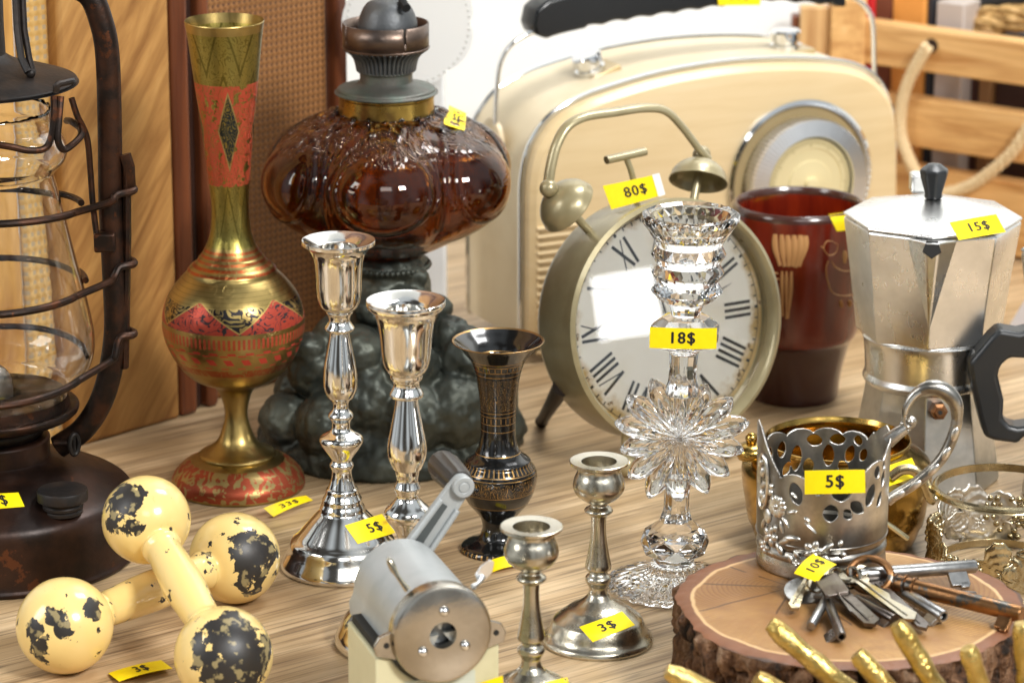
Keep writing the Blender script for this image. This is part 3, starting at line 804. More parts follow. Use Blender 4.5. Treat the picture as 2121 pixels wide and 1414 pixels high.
PA = [(1172, 0), (1172, 127, 1), (1168, 130), (1160, 129), (1148, 122), (1136, 115), (1124, 111, 1), (1116, 106), (1108, 96, 1), (1090, 80), (1070, 62), (1056, 48, 1), (1048, 46), (1040, 42), (1032, 41), (1027, 38, 1), (1019, 34), (1012, 33), (1008, 29, 1), (990, 22.5), (974, 20.5), (966, 24), (960, 25), (954, 21), (948, 22), (930, 35), (918, 43), (910, 46), (902, 42), (893, 26), (885, 19.5), (872, 20), (862, 26), (856, 25), (846, 17), (835, 16.5), (828, 20, 1), (822, 27, 1), (806, 34), (790, 36), (760, 34), (730, 28), (700, 22), (688, 20.5, 1), (684, 28), (679, 31), (674, 28, 1), (664, 22), (654, 24), (647, 28), (643, 28, 1), (637, 37), (625, 43), (603, 46.5), (575, 47.5), (545, 50), (525, 56), (512, 66), (507, 73), (505, 76, 1), (499, 76.5, 1), (497, 74), (506, 52), (512, 40, 1), (512, 39, 1), (545, 38), (545, 0)]
B = at(711, 1172); CA = thing('candlestick', B, 'taller silver candlestick, left of the pair, with a bell cup and stepped foot', 'candlestick', SAg)
ia = [i for i, p in enumerate(PA) if p[0] == 643][0]; ib = [i for i, p in enumerate(PA) if p[0] == 1008][0]
mb = MB(); mb.lathe(prof(B, 709, PA[:ib + 1]), B, 96); ca_tree = mb.bvh(); mb.build('foot', M_silver, CA)
mb = MB(); mb.lathe(prof(B, 709, PA[ib:ia + 1]), B, 72); mb.build('stem', M_silver, CA)
mb = MB(); mb.lathe(prof(B, 707.5, PA[ia:]), B, 96); mb.build('candle_cup', M_silver, CA)
tag(fm_ray(ca_tree, [(714, 1088), (790, 1064), (819, 1103), (741, 1126)]), '5$', CA, aspect=1.9, th=.5, tx=.12)
PB = [(1330, 0), (1330, 150, 1), (1324, 154), (1310, 151), (1294, 143), (1280, 136, 1), (1262, 120, 1), (1230, 90), (1200, 60), (1188, 48, 1), (1176, 44), (1168, 40, 1), (1150, 28), (1125, 22), (1106, 24), (1091, 32), (1074, 45), (1062, 49), (1052, 45), (1042, 34), (1030, 24), (1020, 24), (1010, 28), (1004, 26), (993, 22), (980, 24.5, 1), (972, 25, 1), (969, 30, 1), (951, 38), (935, 41), (915, 40), (880, 33), (845, 26), (824, 23, 1), (821, 33), (815, 35), (810, 33, 1), (799, 27), (790, 28), (783, 33), (779, 34, 1), (774, 34, 1), (768, 40), (756, 46.5), (736, 51), (702, 54), (670, 59), (650, 67), (640, 76), (636, 80, 1), (630, 82.5, 1), (624, 82), (622, 79), (634, 50), (640, 42, 1), (641, 41, 1), (668, 40), (668, 0)]
B = at(847, 1330); CB = thing('candlestick', B, 'shorter silver candlestick behind the pencil sharpener', 'candlestick', SAg)
ia = [i for i, p in enumerate(PB) if p[0] == 779][0]; ib = [i for i, p in enumerate(PB) if p[0] == 1168][0]
mb = MB(); mb.lathe(prof(B, 848, PB[:ib + 1]), B, 96); mb.build('foot', M_silver, CB)
mb = MB(); mb.lathe(prof(B, 848, PB[ib:ia + 1]), B, 72); mb.build('stem', M_silver, CB)
mb = MB(); mb.lathe(prof(B, 850, PB[ia:]), B, 96); mb.build('candle_cup', M_silver, CB)

# ================================================================== SMALL NICKEL CANDLEHOLDERS
M_nickel = worn('aged_nickel', (.58, .54, .45), (.42, .385, .30), rough=.25, rvar=.09, scale=45, bump=.12, bscale=700, spots=(70, .68, (.40, .34, .24)))
PC = [(1327, 0), (1327, 114, 1), (1322, 116), (1316, 114, 1), (1306, 104), (1292, 98), (1280, 92, 1), (1272, 82), (1262, 68, 1), (1256, 60), (1248, 44), (1238, 29), (1228, 21), (1215, 19.5), (1206, 24), (1200, 27), (1193, 26), (1187, 20), (1182, 18, 1), (1177, 26), (1170, 27.5, 1), (1147, 22.5), (1110, 16.5), (1080, 15.5), (1067, 17, 1), (1061, 26), (1056, 30), (1051, 26), (1046, 18), (1041, 18, 1), (1036, 28), (1030, 38), (1019, 49), (1006, 54), (989, 51), (976, 45.5), (966, 46), (961, 58), (959, 61, 1), (954, 62, 1), (953, 60, 1), (955, 37, 1), (975, 35), (992, 33), (992, 0)]
B = at(1238, 1327); CC = thing('small_candleholder', B, 'small nickel candleholder with a 3$ tag on its stepped foot', 'candleholder', 'small nickel candleholders')
ia = [i for i, p in enumerate(PC) if p[0] == 1041][0]; ib = [i for i, p in enumerate(PC) if p[0] == 1238][0]
mb = MB(); mb.lathe(prof(B, 1238.5, PC[:ib + 1]), B, 96); cc_tree = mb.bvh(); mb.build('foot', M_nickel, CC)
mb = MB(); mb.lathe(prof(B, 1238.5, PC[ib:ia + 1]), B, 64); mb.build('stem', M_nickel, CC)
mb = MB(); mb.lathe(prof(B, 1238.5, PC[ia:]), B, 96); mb.build('candle_cup', M_nickel, CC)
CD = copy_tree(CC); CD.location = at(1100, 1481); CD['label'] = 'small nickel candleholder in front, its foot cut off by the bottom of the picture'
tag(fm_ray(cc_tree, [(1200, 1298), (1288, 1266), (1315, 1294), (1228, 1329)]), '3$', CC, aspect=1.9, th=.52)
dv_ = CD.location - CC.location
_tr = cc_tree
def fm_copy(u, v, c=[(1108, 1418), (1175, 1402), (1185, 1440), (1118, 1455)]):
    TL, TR, BR, BL = [Vector(q) for q in c]; s, t = u + .5, v + .5
    q = BL.lerp(BR, s).lerp(TL.lerp(TR, s), t); d = ray(q.x, q.y).normalized(); h = _tr.ray_cast(CAM - dv_, d)
    if h[0] is None: p = at(q.x, q.y, .012); return p, V(0, -.4, .9).normalized()
    return h[0] + dv_, h[1] if h[1].dot(d) < 0 else -h[1]
ORIG[CD.name] = CD.location.copy()
tag(fm_copy, '3$', CD, aspect=1.9, th=.5)

# ================================================================== BLACK ENGRAVED VASE
B = at(1032, 1137); BX = 1034; Hb = lambda yy: hz(B, BX, yy) * 1000
T = Tr('black_enamel_engraved'); oo = T.obj(); x, y, z = T.sep(oo); u, vv, _ = T.sep(T.uv()); zc = z * 1000
gold = 0
for yy in (741, 748, 760, 770, 847, 855, 871, 886, 934, 968, 975, 1036, 1010): gold = ((zc - Hb(yy)).abs() < .22) + gold
gold = gold + zc.between(Hb(758), Hb(750)) * ((u * 26).fract() < .12) + zc.between(Hb(868), Hb(858)) * ((u * 22).fract() < .2)
gold = gold + zc.between(Hb(966), Hb(952)) * ((u * 44).fract() < .30)
nn = T.noise(T.comb(u * 16, z * 110), 1.5, 2, .5, 1.6); leaf = ((nn * 9).fract() - .5).abs() < .09
gold = gold + leaf * zc.between(Hb(843), Hb(776))
nn2 = ((T.noise(T.comb(u * 26, z * 90), 1.5, 1, .5, 1.2) * 7).fract() - .5).abs() < .10
gold = (gold + nn2 * zc.between(Hb(1008), Hb(980)) + zc.between(Hb(1137), Hb(1127)) * ((u * 40).fract() < .3)).min(1)
rimg = zc > Hb(706.5); gold = (gold + rimg).min(1)
T.set(col=T.mix(gold, (.006, .006, .006), (.34, .20, .07)), metal=gold * .9, rough=gold * .2 + .15, coat=.4, coatr=.05, normal=T.bump(gold * -1.0, .3, .0003)); M_bv = T.m
BK = thing('black_vase', B, 'small black vase with flared mouth and gold engraved bands', 'vase')
mb = MB(); mb.lathe(prof(B, BX, [(1137, 0), (1137, 78, 1), (1132, 79), (1124, 72), (1112, 44), (1098, 35), (1085, 33), (1068, 38), (1053, 50), (1038, 63), (1015, 75), (989, 81), (970, 78), (956, 68, 1), (950, 66), (938, 50), (925, 42), (905, 37), (885, 36), (836, 38), (802, 42), (769, 48.5), (746, 57), (729, 71), (714, 86), (706, 95.5), (704, 95, 1), (716, 78), (740, 50), (780, 38), (860, 30), (860, 0)], 5), B, 144)
mb.build('vase_body', M_bv, BK)
tg = fm_quad(at(1012, 1162, .004), at(1078, 1150, .004), at(1084, 1172, .001), at(1018, 1186, .001), bend=.0015)
tag(tg, '5$', None, th=.6, aspect=2.2, tx=.22, top='yellow price tag on the table at the foot of the black vase')

# ================================================================== RADIO
rn = V(sin(radians(25)), -cos(radians(25)), 0); ru = V(cos(radians(25)), sin(radians(25)), 0); rw = -rn
RO = at(1085, 748)
RD = thing('portable_radio', RO + ru * .14 + rw * .045, 'cream retro portable radio with wooden front, chrome trim and black carry handle', 'radio')
def rp_(px, py, d=0.0): return onp(px, py, RO + rw * d, rn)
out_px = [(1085, 715), (1085, 600), (1085, 420), (1089, 360), (1100, 312), (1120, 275), (1150, 240), (1195, 212), (1250, 190), (1350, 160), (1450, 140), (1550, 128), (1650, 125), (1730, 129), (1785, 142), (1825, 170), (1848, 212), (1857, 270), (1858, 350), (1858, 500), (1858, 610)]
loc = []
for p in out_px:
    q = rp_(*p) - RO; loc.append((q.dot(ru), q.z))
R_w = loc[-1][0]; loc[0] = (0, .012); loc[-1] = (R_w, .012)
sm = crom([(a, b) for a, b in loc], 4); out2 = [(a, b) for a, b in sm]
def rl(u_, h_2, w_=0.0): return RO + ru * u_ + rw * w_ + V(0, 0, h_2)
ctr = (R_w / 2, .09)
def shrink(k): return [(ctr[0] + (a - ctr[0]) * (1 - k / (R_w / 2)), ctr[1] + (b - ctr[1]) * (1 - k / .1)) for a, b in out2]
def loft(secs, closed=True):
    mb = MB(); rows = [[rl(a, b, w_) for a, b in shrink(k)] for k, w_ in secs]
    vs = mb.quadgrid(rows, closed_u=True)
    mb.cap(vs[0][::-1]); mb.cap(vs[-1]); return mb
M_cream = worn('cream_leatherette', (.74, .63, .44), (.68, .56, .37), rough=.42, rvar=.05, metal=0, scale=12, bump=.2, bscale=900)
T = Tr('lacquered_maple'); oo = T.map(T.obj(), rot=(0, 0, radians(-25))); w1 = T.noise(T.map(oo, sc=(2, 2, 22)), 4, 4, .6, .6)
T.set(col=T.ramp(w1, [(.3, (.66, .49, .26)), (.5, (.71, .54, .30)), (.75, (.75, .585, .345))]), rough=.35, coat=.3, coatr=.2); M_maple = T.m
M_chrome = simple('bright_chrome', (.80, .81, .82), .07, 1)
M_chrome_r = simple('satin_chrome', (.86, .87, .88), .28, 1)
loft([(.002, .004), (0, .010), (0, .094)]).build('case', M_cream, RD)
loft([(.012, -.0075), (.006, -.0065), (.0025, -.003), (.0015, .0035)]).build('front_panel', M_maple, RD, sharp=25)
for w_ in (.0045, .089):
    mb = MB(); P = [rl(a, b, w_) for a, b in shrink(-.0008)]; mb.tube(P, .0015, 8, closed=True); mb.build('chrome_trim', M_chrome, RD)
loft([(.004, .094), (.006, .100)]).build('back_panel', M_cream, RD)
# louvres of the loudspeaker
mb = MB()
for k in range(16):
    q = rp_(1150, 470 + k * 17, -.0075) - RO; u0 = (rp_(1112, 500, -.0075) - RO).dot(ru)
    mb.tube([rl(u0, q.z, -.0078), rl(u0 + .06, q.z, -.0078)], .0014, 8)
mb.build('speaker_louvres', M_maple, RD)
mb = MB()
for k in range(16):
    q = rp_(1150, 478 + k * 17, -.0072) - RO; mb.box(rl(u0 + .032, q.z, -.0078), (.060, .001, .0012), X=ru, Y=rw)
mb.build('louvre_gaps', simple('shadow_gap_brown', (.38, .27, .13), .8), RD)
# dial
dc = rp_(1655, 372, -.0075); ax = (ru, V(0, 0, 1), rn); Rd = (rp_(1800, 372, -.0075) - rp_(1655, 372, -.0075)).length
mb = MB(); mb.lathe([(Rd * .93, .0), (Rd, .0), (Rd, .003), (Rd * .965, .0045), (Rd * .93, .003), (Rd * .93, 0)], dc, 128, axis=ax); mb.build('dial_bezel', M_chrome, RD)
mb = MB(); mb.lathe([(0, .0005), (Rd * .93, .0005), (Rd * .93, 0), (0, 0)], dc, 96, axis=ax); mb.build('dial_recess', simple('tan_recess', (.42, .31, .15), .5), RD)
mb = MB(); kc = dc + rn * .001
def serr(t, r, h): return r * (1 + .012 * (1 if sin(t * 90) > 0 else -1)) if r > Rd * .7 else r
mb.lathe([(Rd * .78, 0), (Rd * .80, .012), (Rd * .79, .0145), (Rd * .60, .0165), (Rd * .585, .015), (Rd * .585, .006)], kc, 720, rmod=serr, axis=ax)
mb.build('tuning_ring', M_chrome_r, RD, sharp=45)
mb = MB(); mb.lathe([(Rd * .585, .006), (Rd * .56, .0135), (Rd * .45, .014), (Rd * .44, .0132), (Rd * .30, .0135), (Rd * .29, .0145), (Rd * .1, .0155), (Rd * .09, .019), (0, .020)], kc, 96, axis=ax)
mb.build('dial_disc', simple('ivory_plastic', (.70, .60, .34), .38), RD)
mb = MB()
for i in range(72):
    t = 2 * pi * i / 72
    mb.box(kc + rn * .0141 + (ru * cos(t) + V(0, 0, 1) * sin(t)) * Rd * (.52 if i % 6 else .51), (.0005, .0004, .003 if i % 6 else .0045), X=(-ru * sin(t) + V(0, 0, 1) * cos(t)), Y=rn, Z=(ru * cos(t) + V(0, 0, 1) * sin(t)))
mb.build('scale_marks', simple('olive_print', (.32, .26, .10), .6), RD)
# knobs on the top
def knob(px, py, slope):
    P = rp_(px, py + 6, .045); n_ = (V(0, 0, 1) - ru * slope).normalized(); xa = (ru + V(0, 0, 1) * slope).normalized()
    mb = MB(); r = 32 * mpp(P)
    mb.lathe([(0, .002), (r, .002), (r, .006), (r * .80, .0068), (r * .80, .0085), (r, .0092), (r, .0145), (r * .9, .0158), (0, .0160)], P - n_ * .001, 48, axis=(xa, rw, n_)); k = mb.build('volume_knob', M_chrome, RD)
    mb = MB(); mb.box(P, (.034, .024, .004), X=xa, Y=rw, Z=n_); mb.build('knob_plate', simple('gold_plate', (.60, .46, .25), .3, .5), RD, bevel=.001)
knob(1226, 148, .36); knob(1627, 100, .03)
# handle
M_bk = simple('black_plastic', (.006, .007, .008), .22)
hd = .045
def hp_(px, py, d=hd): return rp_(px, py, d)
top = [(1112, 22), (1135, 2), (1200, -12), (1300, -22), (1400, -30), (1500, -34), (1600, -34), (1700, -28), (1752, -18)]
bot = []
N_ = 80
for i in range(N_ + 1):
    x = 1755 - (1755 - 1135) * i / N_
    base_y = 82 - 78 * math.pow(max(0, (x - 1135) / 460), .72) if x < 1595 else 4 + (x - 1595) * .075
    wob = 5.0 * abs(sin((x - 1200) / 50 * pi / 1.0)) if 1215 < x < 1730 else 0
    bot.append((x, base_y - wob))
bot += [(1112, 74), (1105, 55)]
mb = MB(); P = [hp_(a, b, hd - .011) for a, b in top + bot]; mb.prism(P, rw * .022); mb.build('handle_grip', M_bk, RD, bevel=.0022, sharp=50)
for dd in (-.006, .006):
    mb = MB(); mb.tube(crom3([hp_(1150, 52, hd + dd), hp_(1105, 66, hd + dd), hp_(1065, 88, hd + dd), hp_(1040, 122, hd + dd), hp_(1030, 175, hd + dd), hp_(1026, 280, hd + dd)], 8), .0017, 12); mb.build('handle_wire', M_chrome, RD)
    mb = MB(); mb.tube(crom3([hp_(1740, -12, hd + dd), hp_(1772, -2, hd + dd), hp_(1798, 22, hd + dd), hp_(1809, 60, hd + dd), hp_(1811, 150, hd + dd), hp_(1811, 300, hd + dd)], 8), .0017, 12); mb.build('handle_wire', M_chrome, RD)
pv = rl(-.004, (hp_(1026, 290) - RO).z, hd); mb = MB(); mb.lathe([(0, 0), (.015, 0), (.015, .003), (.012, .005), (0, .0055)], pv + ru * .004, 40, axis=(rw, V(0, 0, 1), -ru)); mb.build('handle_pivot', simple('beige_plastic', (.62, .50, .32), .35), RD)
for a in (.03, R_w - .03):
    for w_ in (.015, .08):
        mb = MB(); mb.lathe([(0, 0), (.008, 0), (.008, .012), (0, .012)], rl(a, 0, w_), 24); mb.build('foot', M_bk, RD)
tgq = fm_quad(hp_(1483, -30, hd - .0125), hp_(1578, -32, hd - .0125), hp_(1574, 11, hd - .0125), hp_(1488, 12, hd - .0125))
tag(tgq, '50$', RD, th=.5, aspect=2.2)

# ================================================================== ALARM CLOCK
fy = radians(30); tl = radians(9); cn = V(sin(fy) * cos(tl), -cos(fy) * cos(tl), sin(tl)); cu = V(cos(fy), sin(fy), 0); cup = cu.cross(cn) * -1
if cup.z < 0: cup = -cup
CC0 = at(1397, 667, .088); RC = 258 * mpp(CC0)
M_khaki = worn('khaki_enamel', (.37, .315, .18), (.30, .25, .135), rough=.30, rvar=.06, metal=.35, scale=25, bump=.08, spots=(34, .70, (.02, .02, .018)), coat=.3)
CKB = V(CC0.x - cn.x * .02, CC0.y - cn.y * .02, 0)
CK = thing('alarm_clock', CKB, 'large khaki twin bell alarm clock with worn cream dial and roman numerals', 'alarm clock')
axc = (cu, cup, cn)
mb = MB(); mb.lathe([(0, -.041), (RC * .93, -.041), (RC * .97, -.038), (RC * .985, -.034), (RC * .985, -.003), (RC * .985, .0), (RC, .001), (RC, .0035), (RC * .965, .005), (RC * .945, .0035), (RC * .935, .001), (RC * .93, -.006), (RC * .93, -.009), (RC * .9, -.0092), (0, -.0092)], CC0, 160, axis=axc)
ck_tree = mb.bvh(); mb.build('case', M_khaki, CK)
T = Tr('aged_dial'); oo = T.obj(); x, y, z = T.sep(T.map(oo, loc=(0, 0, -CC0.z)))
rr = (x * x + y * y + z * z).sqrt() * (1 / RC); na = T.noise(oo, 55, 5, .65)
edge = (rr + (na - .5) * .35).smooth(.80, .93)
c = T.mix(T.noise(oo, 30, 4).smooth(.45, .75) * .35, (.90, .87, .78), (.74, .66, .48)); c = T.mix(edge, c, (.50, .34, .13))
c = T.mix((T.noise(oo, 130, 4, .7) > .62) * (rr > .84), c, (.20, .13, .06))
T.set(col=c, rough=.6); M_dial = T.m
D0 = CC0 - cn * .0088
mb = MB(); mb.lathe([(RC * .915, 0), (0, 0)], D0, 128, axis=axc); mb.build('dial', M_dial, CK)
def dpt(a, r, o_=.0003): return D0 + cn * o_ + (cu * sin(a) + cup * cos(a)) * (r * RC)
def dxy(a, r, sx, sy, o_=.0003):
    """local numeral coordinates: sx across, sy outward"""
    er = cu * sin(a) + cup * cos(a); et = cu * cos(a) - cup * sin(a)
    return D0 + cn * o_ + er * (r * RC + sy) + et * sx
M_num = simple('numeral_black', (.022, .026, .028), .6)
nums = ['XII', 'I', 'II', 'III', 'IIII', 'V', 'VI', 'VII', 'VIII', 'IX', 'X', 'XI']
hh = .0185; mb = MB()
def stroke(a, r, x0, y0, x1, y1, w):
    d = Vector((x1 - x0, y1 - y0)); d.normalize(); nn_ = Vector((-d.y, d.x)) * w / 2
    q = [dxy(a, r, x0 + nn_.x, y0 + nn_.y), dxy(a, r, x0 - nn_.x, y0 - nn_.y), dxy(a, r, x1 - nn_.x, y1 - nn_.y), dxy(a, r, x1 + nn_.x, y1 + nn_.y)]
    mb.bm.faces.new([mb.bm.verts.new(p) for p in q])
for k, s_ in enumerate(nums):
    a = radians(30 * k); W_ = {'I': .0039, 'V': .0088, 'X': .0088}; tot = sum(W_[c_] for c_ in s_); x = -tot / 2; r = .68
    for c_ in s_:
        xc = x + W_[c_] / 2; h2 = hh / 2
        if c_ == 'I': stroke(a, r, xc, -h2, xc, h2, .0019)
        if c_ == 'V': stroke(a, r, xc - .0034, h2, xc, -h2, .0020); stroke(a, r, xc + .0034, h2, xc, -h2, .0008)
        if c_ == 'X': stroke(a, r, xc - .0034, h2, xc + .0034, -h2, .0020); stroke(a, r, xc + .0034, h2, xc - .0034, -h2, .0008)
        x += W_[c_]
for i in range(60):
    a = radians(6 * i); stroke(a, .862, 0, -.0012, 0, .0012, .0009 if i % 5 else .0018)
mb.tube([dpt(2 * pi * i / 120, .878) for i in range(120)], .00018, 4, closed=True)
for v in mb.bm.verts: pass
mb.build('numerals', M_num, CK, sharp=0, flat=True)
# hands
mb = MB()
def hand(ang, L, w, tail, o_):
    a = radians(ang)
    def q(s_, f): return dxy(a, 0, s_, f * L, o_)
    mb.prism([q(-w * .35, -tail), q(w * .35, -tail), q(w * .4, .5), q(w * 2.6, .62), q(w * 1.2, .72), q(w * .5, .8), q(0, 1.0), q(-w * .5, .8), q(-w * 1.2, .72), q(-w * 2.6, .62), q(-w * .4, .5)], cn * .0004)
hand(70, .0495, .0010, .2, .0022); hand(-15, .036, .0014, .2, .0016); hand(178, .020, .0009, .1, .0010)
mb.build('hands', M_num, CK)
mb = MB(); mb.lathe([(.0035, 0), (.0035, .003), (.002, .0045), (0, .0048)], D0, 24, axis=axc); mb.build('hand_boss', M_num, CK)
mb = MB(); mb.lathe([(0, -.0040), (RC * .93, -.0044), (RC * .93, -.0050), (0, -.0046)], CC0, 96, axis=axc)
mb.build('glass_cover', glass('clock_glass', (.99, .99, .985), 0.0, 1.5), CK)
Mid = CC0 - cn * .020
def cq(px, py, off=0.0): return onp(px, py, Mid + cn * off, cn)
mb = MB(); mb.tube(crom3([cq(1136, 378), cq(1141, 345), cq(1153, 300), cq(1175, 262), (cq(1212, 242)), cq(1270, 233), cq(1335, 224), cq(1378, 230), cq(1412, 262), cq(1445, 305), cq(1468, 330)], 8), .0034, 16, flat=.7); mb.build('carry_handle', M_khaki, CK)
def bell(px, py, rpx, tip, off=0.0):
    c_ = cq(px, py, off); r = rpx * mpp(c_); Z = (V(0, 0, 1) * tip[1] + cu * tip[0] + cn * tip[2]).normalized(); X = Z.cross(cn).normalized(); Y = Z.cross(X)
    mb = MB(); pr = [(0, r * .72), (r * .3, r * .69), (r * .62, r * .55), (r * .88, r * .28), (r * .98, 0), (r, -r * .08), (r * .95, -r * .06), (r * .84, r * .25), (r * .58, r * .50), (r * .28, r * .64), (0, r * .66)]
    mb.lathe([tuple(p) for p in crom(pr, 3)], c_, 72, axis=(X, Y, Z)); b = mb.build('bell', M_khaki, CK, sharp=60)
    mb = MB(); mb.lathe([(0, r * .69), (.0028, r * .70), (.0026, r * .78)], c_, 20, axis=(X, Y, Z)); mb.ball(c_ + Z * (r * .90), .0056, u=18, v=12); mb.build('bell_finial', M_khaki, CK)
    return c_, Z, r
b1 = bell(1174, 426, 65, (-.70, .70, -.05)); b2 = bell(1447, 372, 62, (.38, .85, -.42))
mb = MB(); mb.tube([b1[0] + b1[1] * b1[2] * .6, cq(1222, 480)], .0026, 12); mb.build('bell_post', M_khaki, CK)
mb = MB(); mb.tube([b2[0] + b2[1] * b2[2] * .6, cq(1437, 415)], .0026, 12); mb.build('bell_post', M_khaki, CK)
mb = MB(); mb.tube([cq(1256, 332), cq(1336, 314)], .0031, 14, flat=.8); mb.tube([cq(1296, 325), cq(1306, 350), cq(1314, 380), cq(1316, 420)], .0019, 10); mb.build('hammer', M_khaki, CK)
for px, py, dd in ((1296, 1004, .016), (1500, 968, .016)):
    p = onp(px, py - 18, CC0 - cn * .006, cn); r = .0072; p.z = r; mb = MB(); mb.ball(p, r, u=20, v=14); mb.lathe([(.003, 0), (.003, .02)], p, 14); mb.build('ball_foot', M_khaki, CK)
mb = MB(); q0 = at(1122, 872, .004); q1 = onp(1165, 800, CC0 - cn * .030, cn); mb.tube([q0, (q0 + q1) / 2, q1], [.0035, .0045, .006], 12); mb.ball(q0, .0042); mb.build('rear_foot', simple('dark_brown_foot', (.03, .018, .01), .5, .4), CK)
tp = Mid + cn * .012
tgq = fm_quad(onp(1248, 385, tp, cn), onp(1364, 360, tp, cn), onp(1376, 402, tp, cn), onp(1266, 434, tp, cn), bend=.0012)
tag(tgq, '80$', CK, th=.50, aspect=2.5, white=.13)

# ================================================================== CRYSTAL CANDLESTICK
XB = at(1393, 1212, .0005); XL = (1429 - 1393 - 10) * mpp(XB) / hz(XB, 1410, 441); XX = 1398
M_crys = Tr('cut_crystal').set(col=(.985, .99, .99), rough=.0, trans=1.0, ior=1.52).m
CR_ = thing('crystal_candlestick', XB, 'clear cut crystal candlestick with a large flower disc in its stem and a scalloped cup', 'candlestick')
def xr(y_, w_):
    P = atY(XX, y_, XB.y); return w_ * mpp(P), P.z - XB.z
def xc(h): return XB + V(XL * h, 0, h)
def facet(mb, rows, n, close_top=True, close_bottom=True):
    """rows: (y px, half px, stagger, scallop)"""
    vr = []
    for (y_, w_, st, sc) in rows:
        r, h = xr(y_, w_); row = []
        for i in range(n):
            t = 2 * pi * (i + st * .5) / n; rr = r * (1 + (sc if i % 2 else 0))
            row.append(mb.bm.verts.new(xc(h) + V(rr * cos(t), rr * sin(t), 0)))
        vr.append((row, st))
    for (A, sa), (B_, sb) in zip(vr, vr[1:]):
        for i in range(n):
            k = (i + 1) % n
            if sa == sb: mb.bm.faces.new((A[i], A[k], B_[k], B_[i]))
            elif sb > sa: mb.bm.faces.new((A[i], A[k], B_[i])); mb.bm.faces.new((A[k], B_[k], B_[i]))
            else: mb.bm.faces.new((A[i], B_[k], B_[i])); mb.bm.faces.new((A[i], A[k], B_[k]))
    if close_bottom: mb.cap(vr[0][0][::-1])
    if close_top: mb.cap(vr[-1][0])
mb = MB()
facet(mb, [(652, 30, 0, 0), (640, 33, 0, 0), (631, 36, 0, 0), (618, 58, 1, 0), (601, 75, 0, 0), (584, 63, 1, 0), (563, 76, 0, 0), (547, 65, 1, 0), (526, 78, 0, 0), (508, 68, 1, 0), (490, 78, 0, 0), (470, 92, 0, 0), (456, 102, 1, 0), (444, 103, 0, -.025), (440, 96, 0, -.02), (446, 84, 0, 0), (470, 68, 1, 0), (488, 54, 0, 0), (490, 50, 0, 0), (540, 46, 0, 0)], 22)
mb.build('candle_cup', M_crys, CR_, flat=True)
mb = MB(); facet(mb, [(730, 32, 0, 0), (722, 36, 0, 0), (708, 70, 0, 0), (672, 72, 0, 0), (656, 50, 0, 0), (652.5, 34, 0, 0)], 8); mb.build('block', M_crys, CR_, flat=True, bevel=.0008)
mb = MB(); facet(mb, [(815, 40, 0, 0), (790, 31, 0, 0), (760, 29, 0, 0), (730.5, 31, 0, 0)], 8); mb.build('stem', M_crys, CR_, flat=True, bevel=.0006)
fcn = xc(xr(905, 10)[1]); fl = MB(); NA, NR = 288, 26; Rf = 138 * mpp(fcn); npet = 14
fro = []; bac = []
def petR(t): 
    ph = (t * npet / (2 * pi)) % 1 * 2 - 1
    return Rf * (.76 + .24 * (1 - abs(ph) ** 1.3)) * (1 + .05 * sin(3 * t + 1) + .03 * sin(5 * t))
for j in range(1, NR + 1):
    q = j / NR; ra = []; rb_ = []
    for i in range(NA):
        t = 2 * pi * i / NA + .1; r = petR(t) * q
        ph = (t * npet / (2 * pi)) % 1 * 2 - 1; fine = abs(((t * npet * 3 / (2 * pi)) % 1) * 2 - 1)
        th = .0105 * (1 - q ** 2.6) ** .8 * (.62 + .38 * q + 0) + .0012
        th *= (.60 + .40 * (1 - abs(ph) ** 1.3)) * (1 - .22 * (1 - fine) * (1 - q * .5))
        th *= .75 + .35 * min(1, q * 3)
        P = fcn + V(r * cos(t), 0, r * sin(t)); ra.append(P + V(0, -th, 0)); rb_.append(P + V(0, th, 0))
    fro.append(ra); bac.append(rb_)
va = fl.quadgrid(fro, closed_u=True); vb = fl.quadgrid(bac, closed_u=True)
cfr = fl.bm.verts.new(fcn + V(0, -.0075, 0)); cba = fl.bm.verts.new(fcn + V(0, .0075, 0))
for i in range(NA):
    k = (i + 1) % NA
    fl.bm.faces.new((cfr, va[0][i], va[0][k])); fl.bm.faces.new((cba, vb[0][k], vb[0][i])); fl.bm.faces.new((va[-1][i], va[-1][k], vb[-1][k], vb[-1][i]))
fl.build('flower_disc', M_crys, CR_, sharp=20)
mb = MB(); facet(mb, [(1165, 40, 0, 0), (1150, 46, 0, 0), (1140, 66, 1, 0), (1120, 72, 0, 0), (1102, 68, 1, 0), (1090, 52, 0, 0), (1075, 34, 0, 0), (1050, 27, 0, 0), (1010, 27, 0, 0), (985, 34, 0, 0)], 8); mb.build('lower_stem', M_crys, CR_, flat=True, bevel=.0006)
mb = MB()
def footr(t, r, h):
    ph = abs(((t * 24 / (2 * pi)) % 1) * 2 - 1); return r * (1 - .03 * ph) if h < .004 and r > .03 else r
mb.lathe(prof(XB, XX, [(1212, 0), (1212, 134, 1), (1208, 141), (1203, 140), (1196, 120), (1186, 80), (1177, 52), (1166, 42), (1165.5, 0)], 3), XB, 192, rmod=footr, lean=XL)
def radial_cut(co):
    d = co - XB; t = atan2(d.y, d.x); r = d.xy.length
    if d.z < .0012 or r < .010: return 0
    ph = abs(((t * 24 / (2 * pi)) % 1) * 2 - 1)
    return -.0012 * max(0, 1 - ph * 2.4) * min(1, (r - .010) * 200)
mb.disp(radial_cut); mb.build('foot', M_crys, CR_, sharp=30)
R8, h8 = xr(690, 72)
bc = xc(xr(700, 10)[1])
fr_ = atY(1415, 700, bc.y - R8 - .0004).y
qd = [atY(1346, 677, fr_), atY(1485, 679, fr_), atY(1484, 722, fr_ + .0002), atY(1345, 720, fr_)]
tag(fm_quad(*qd, bend=.0012), '18$', CR_, th=.62, aspect=3.2, offset=.035)

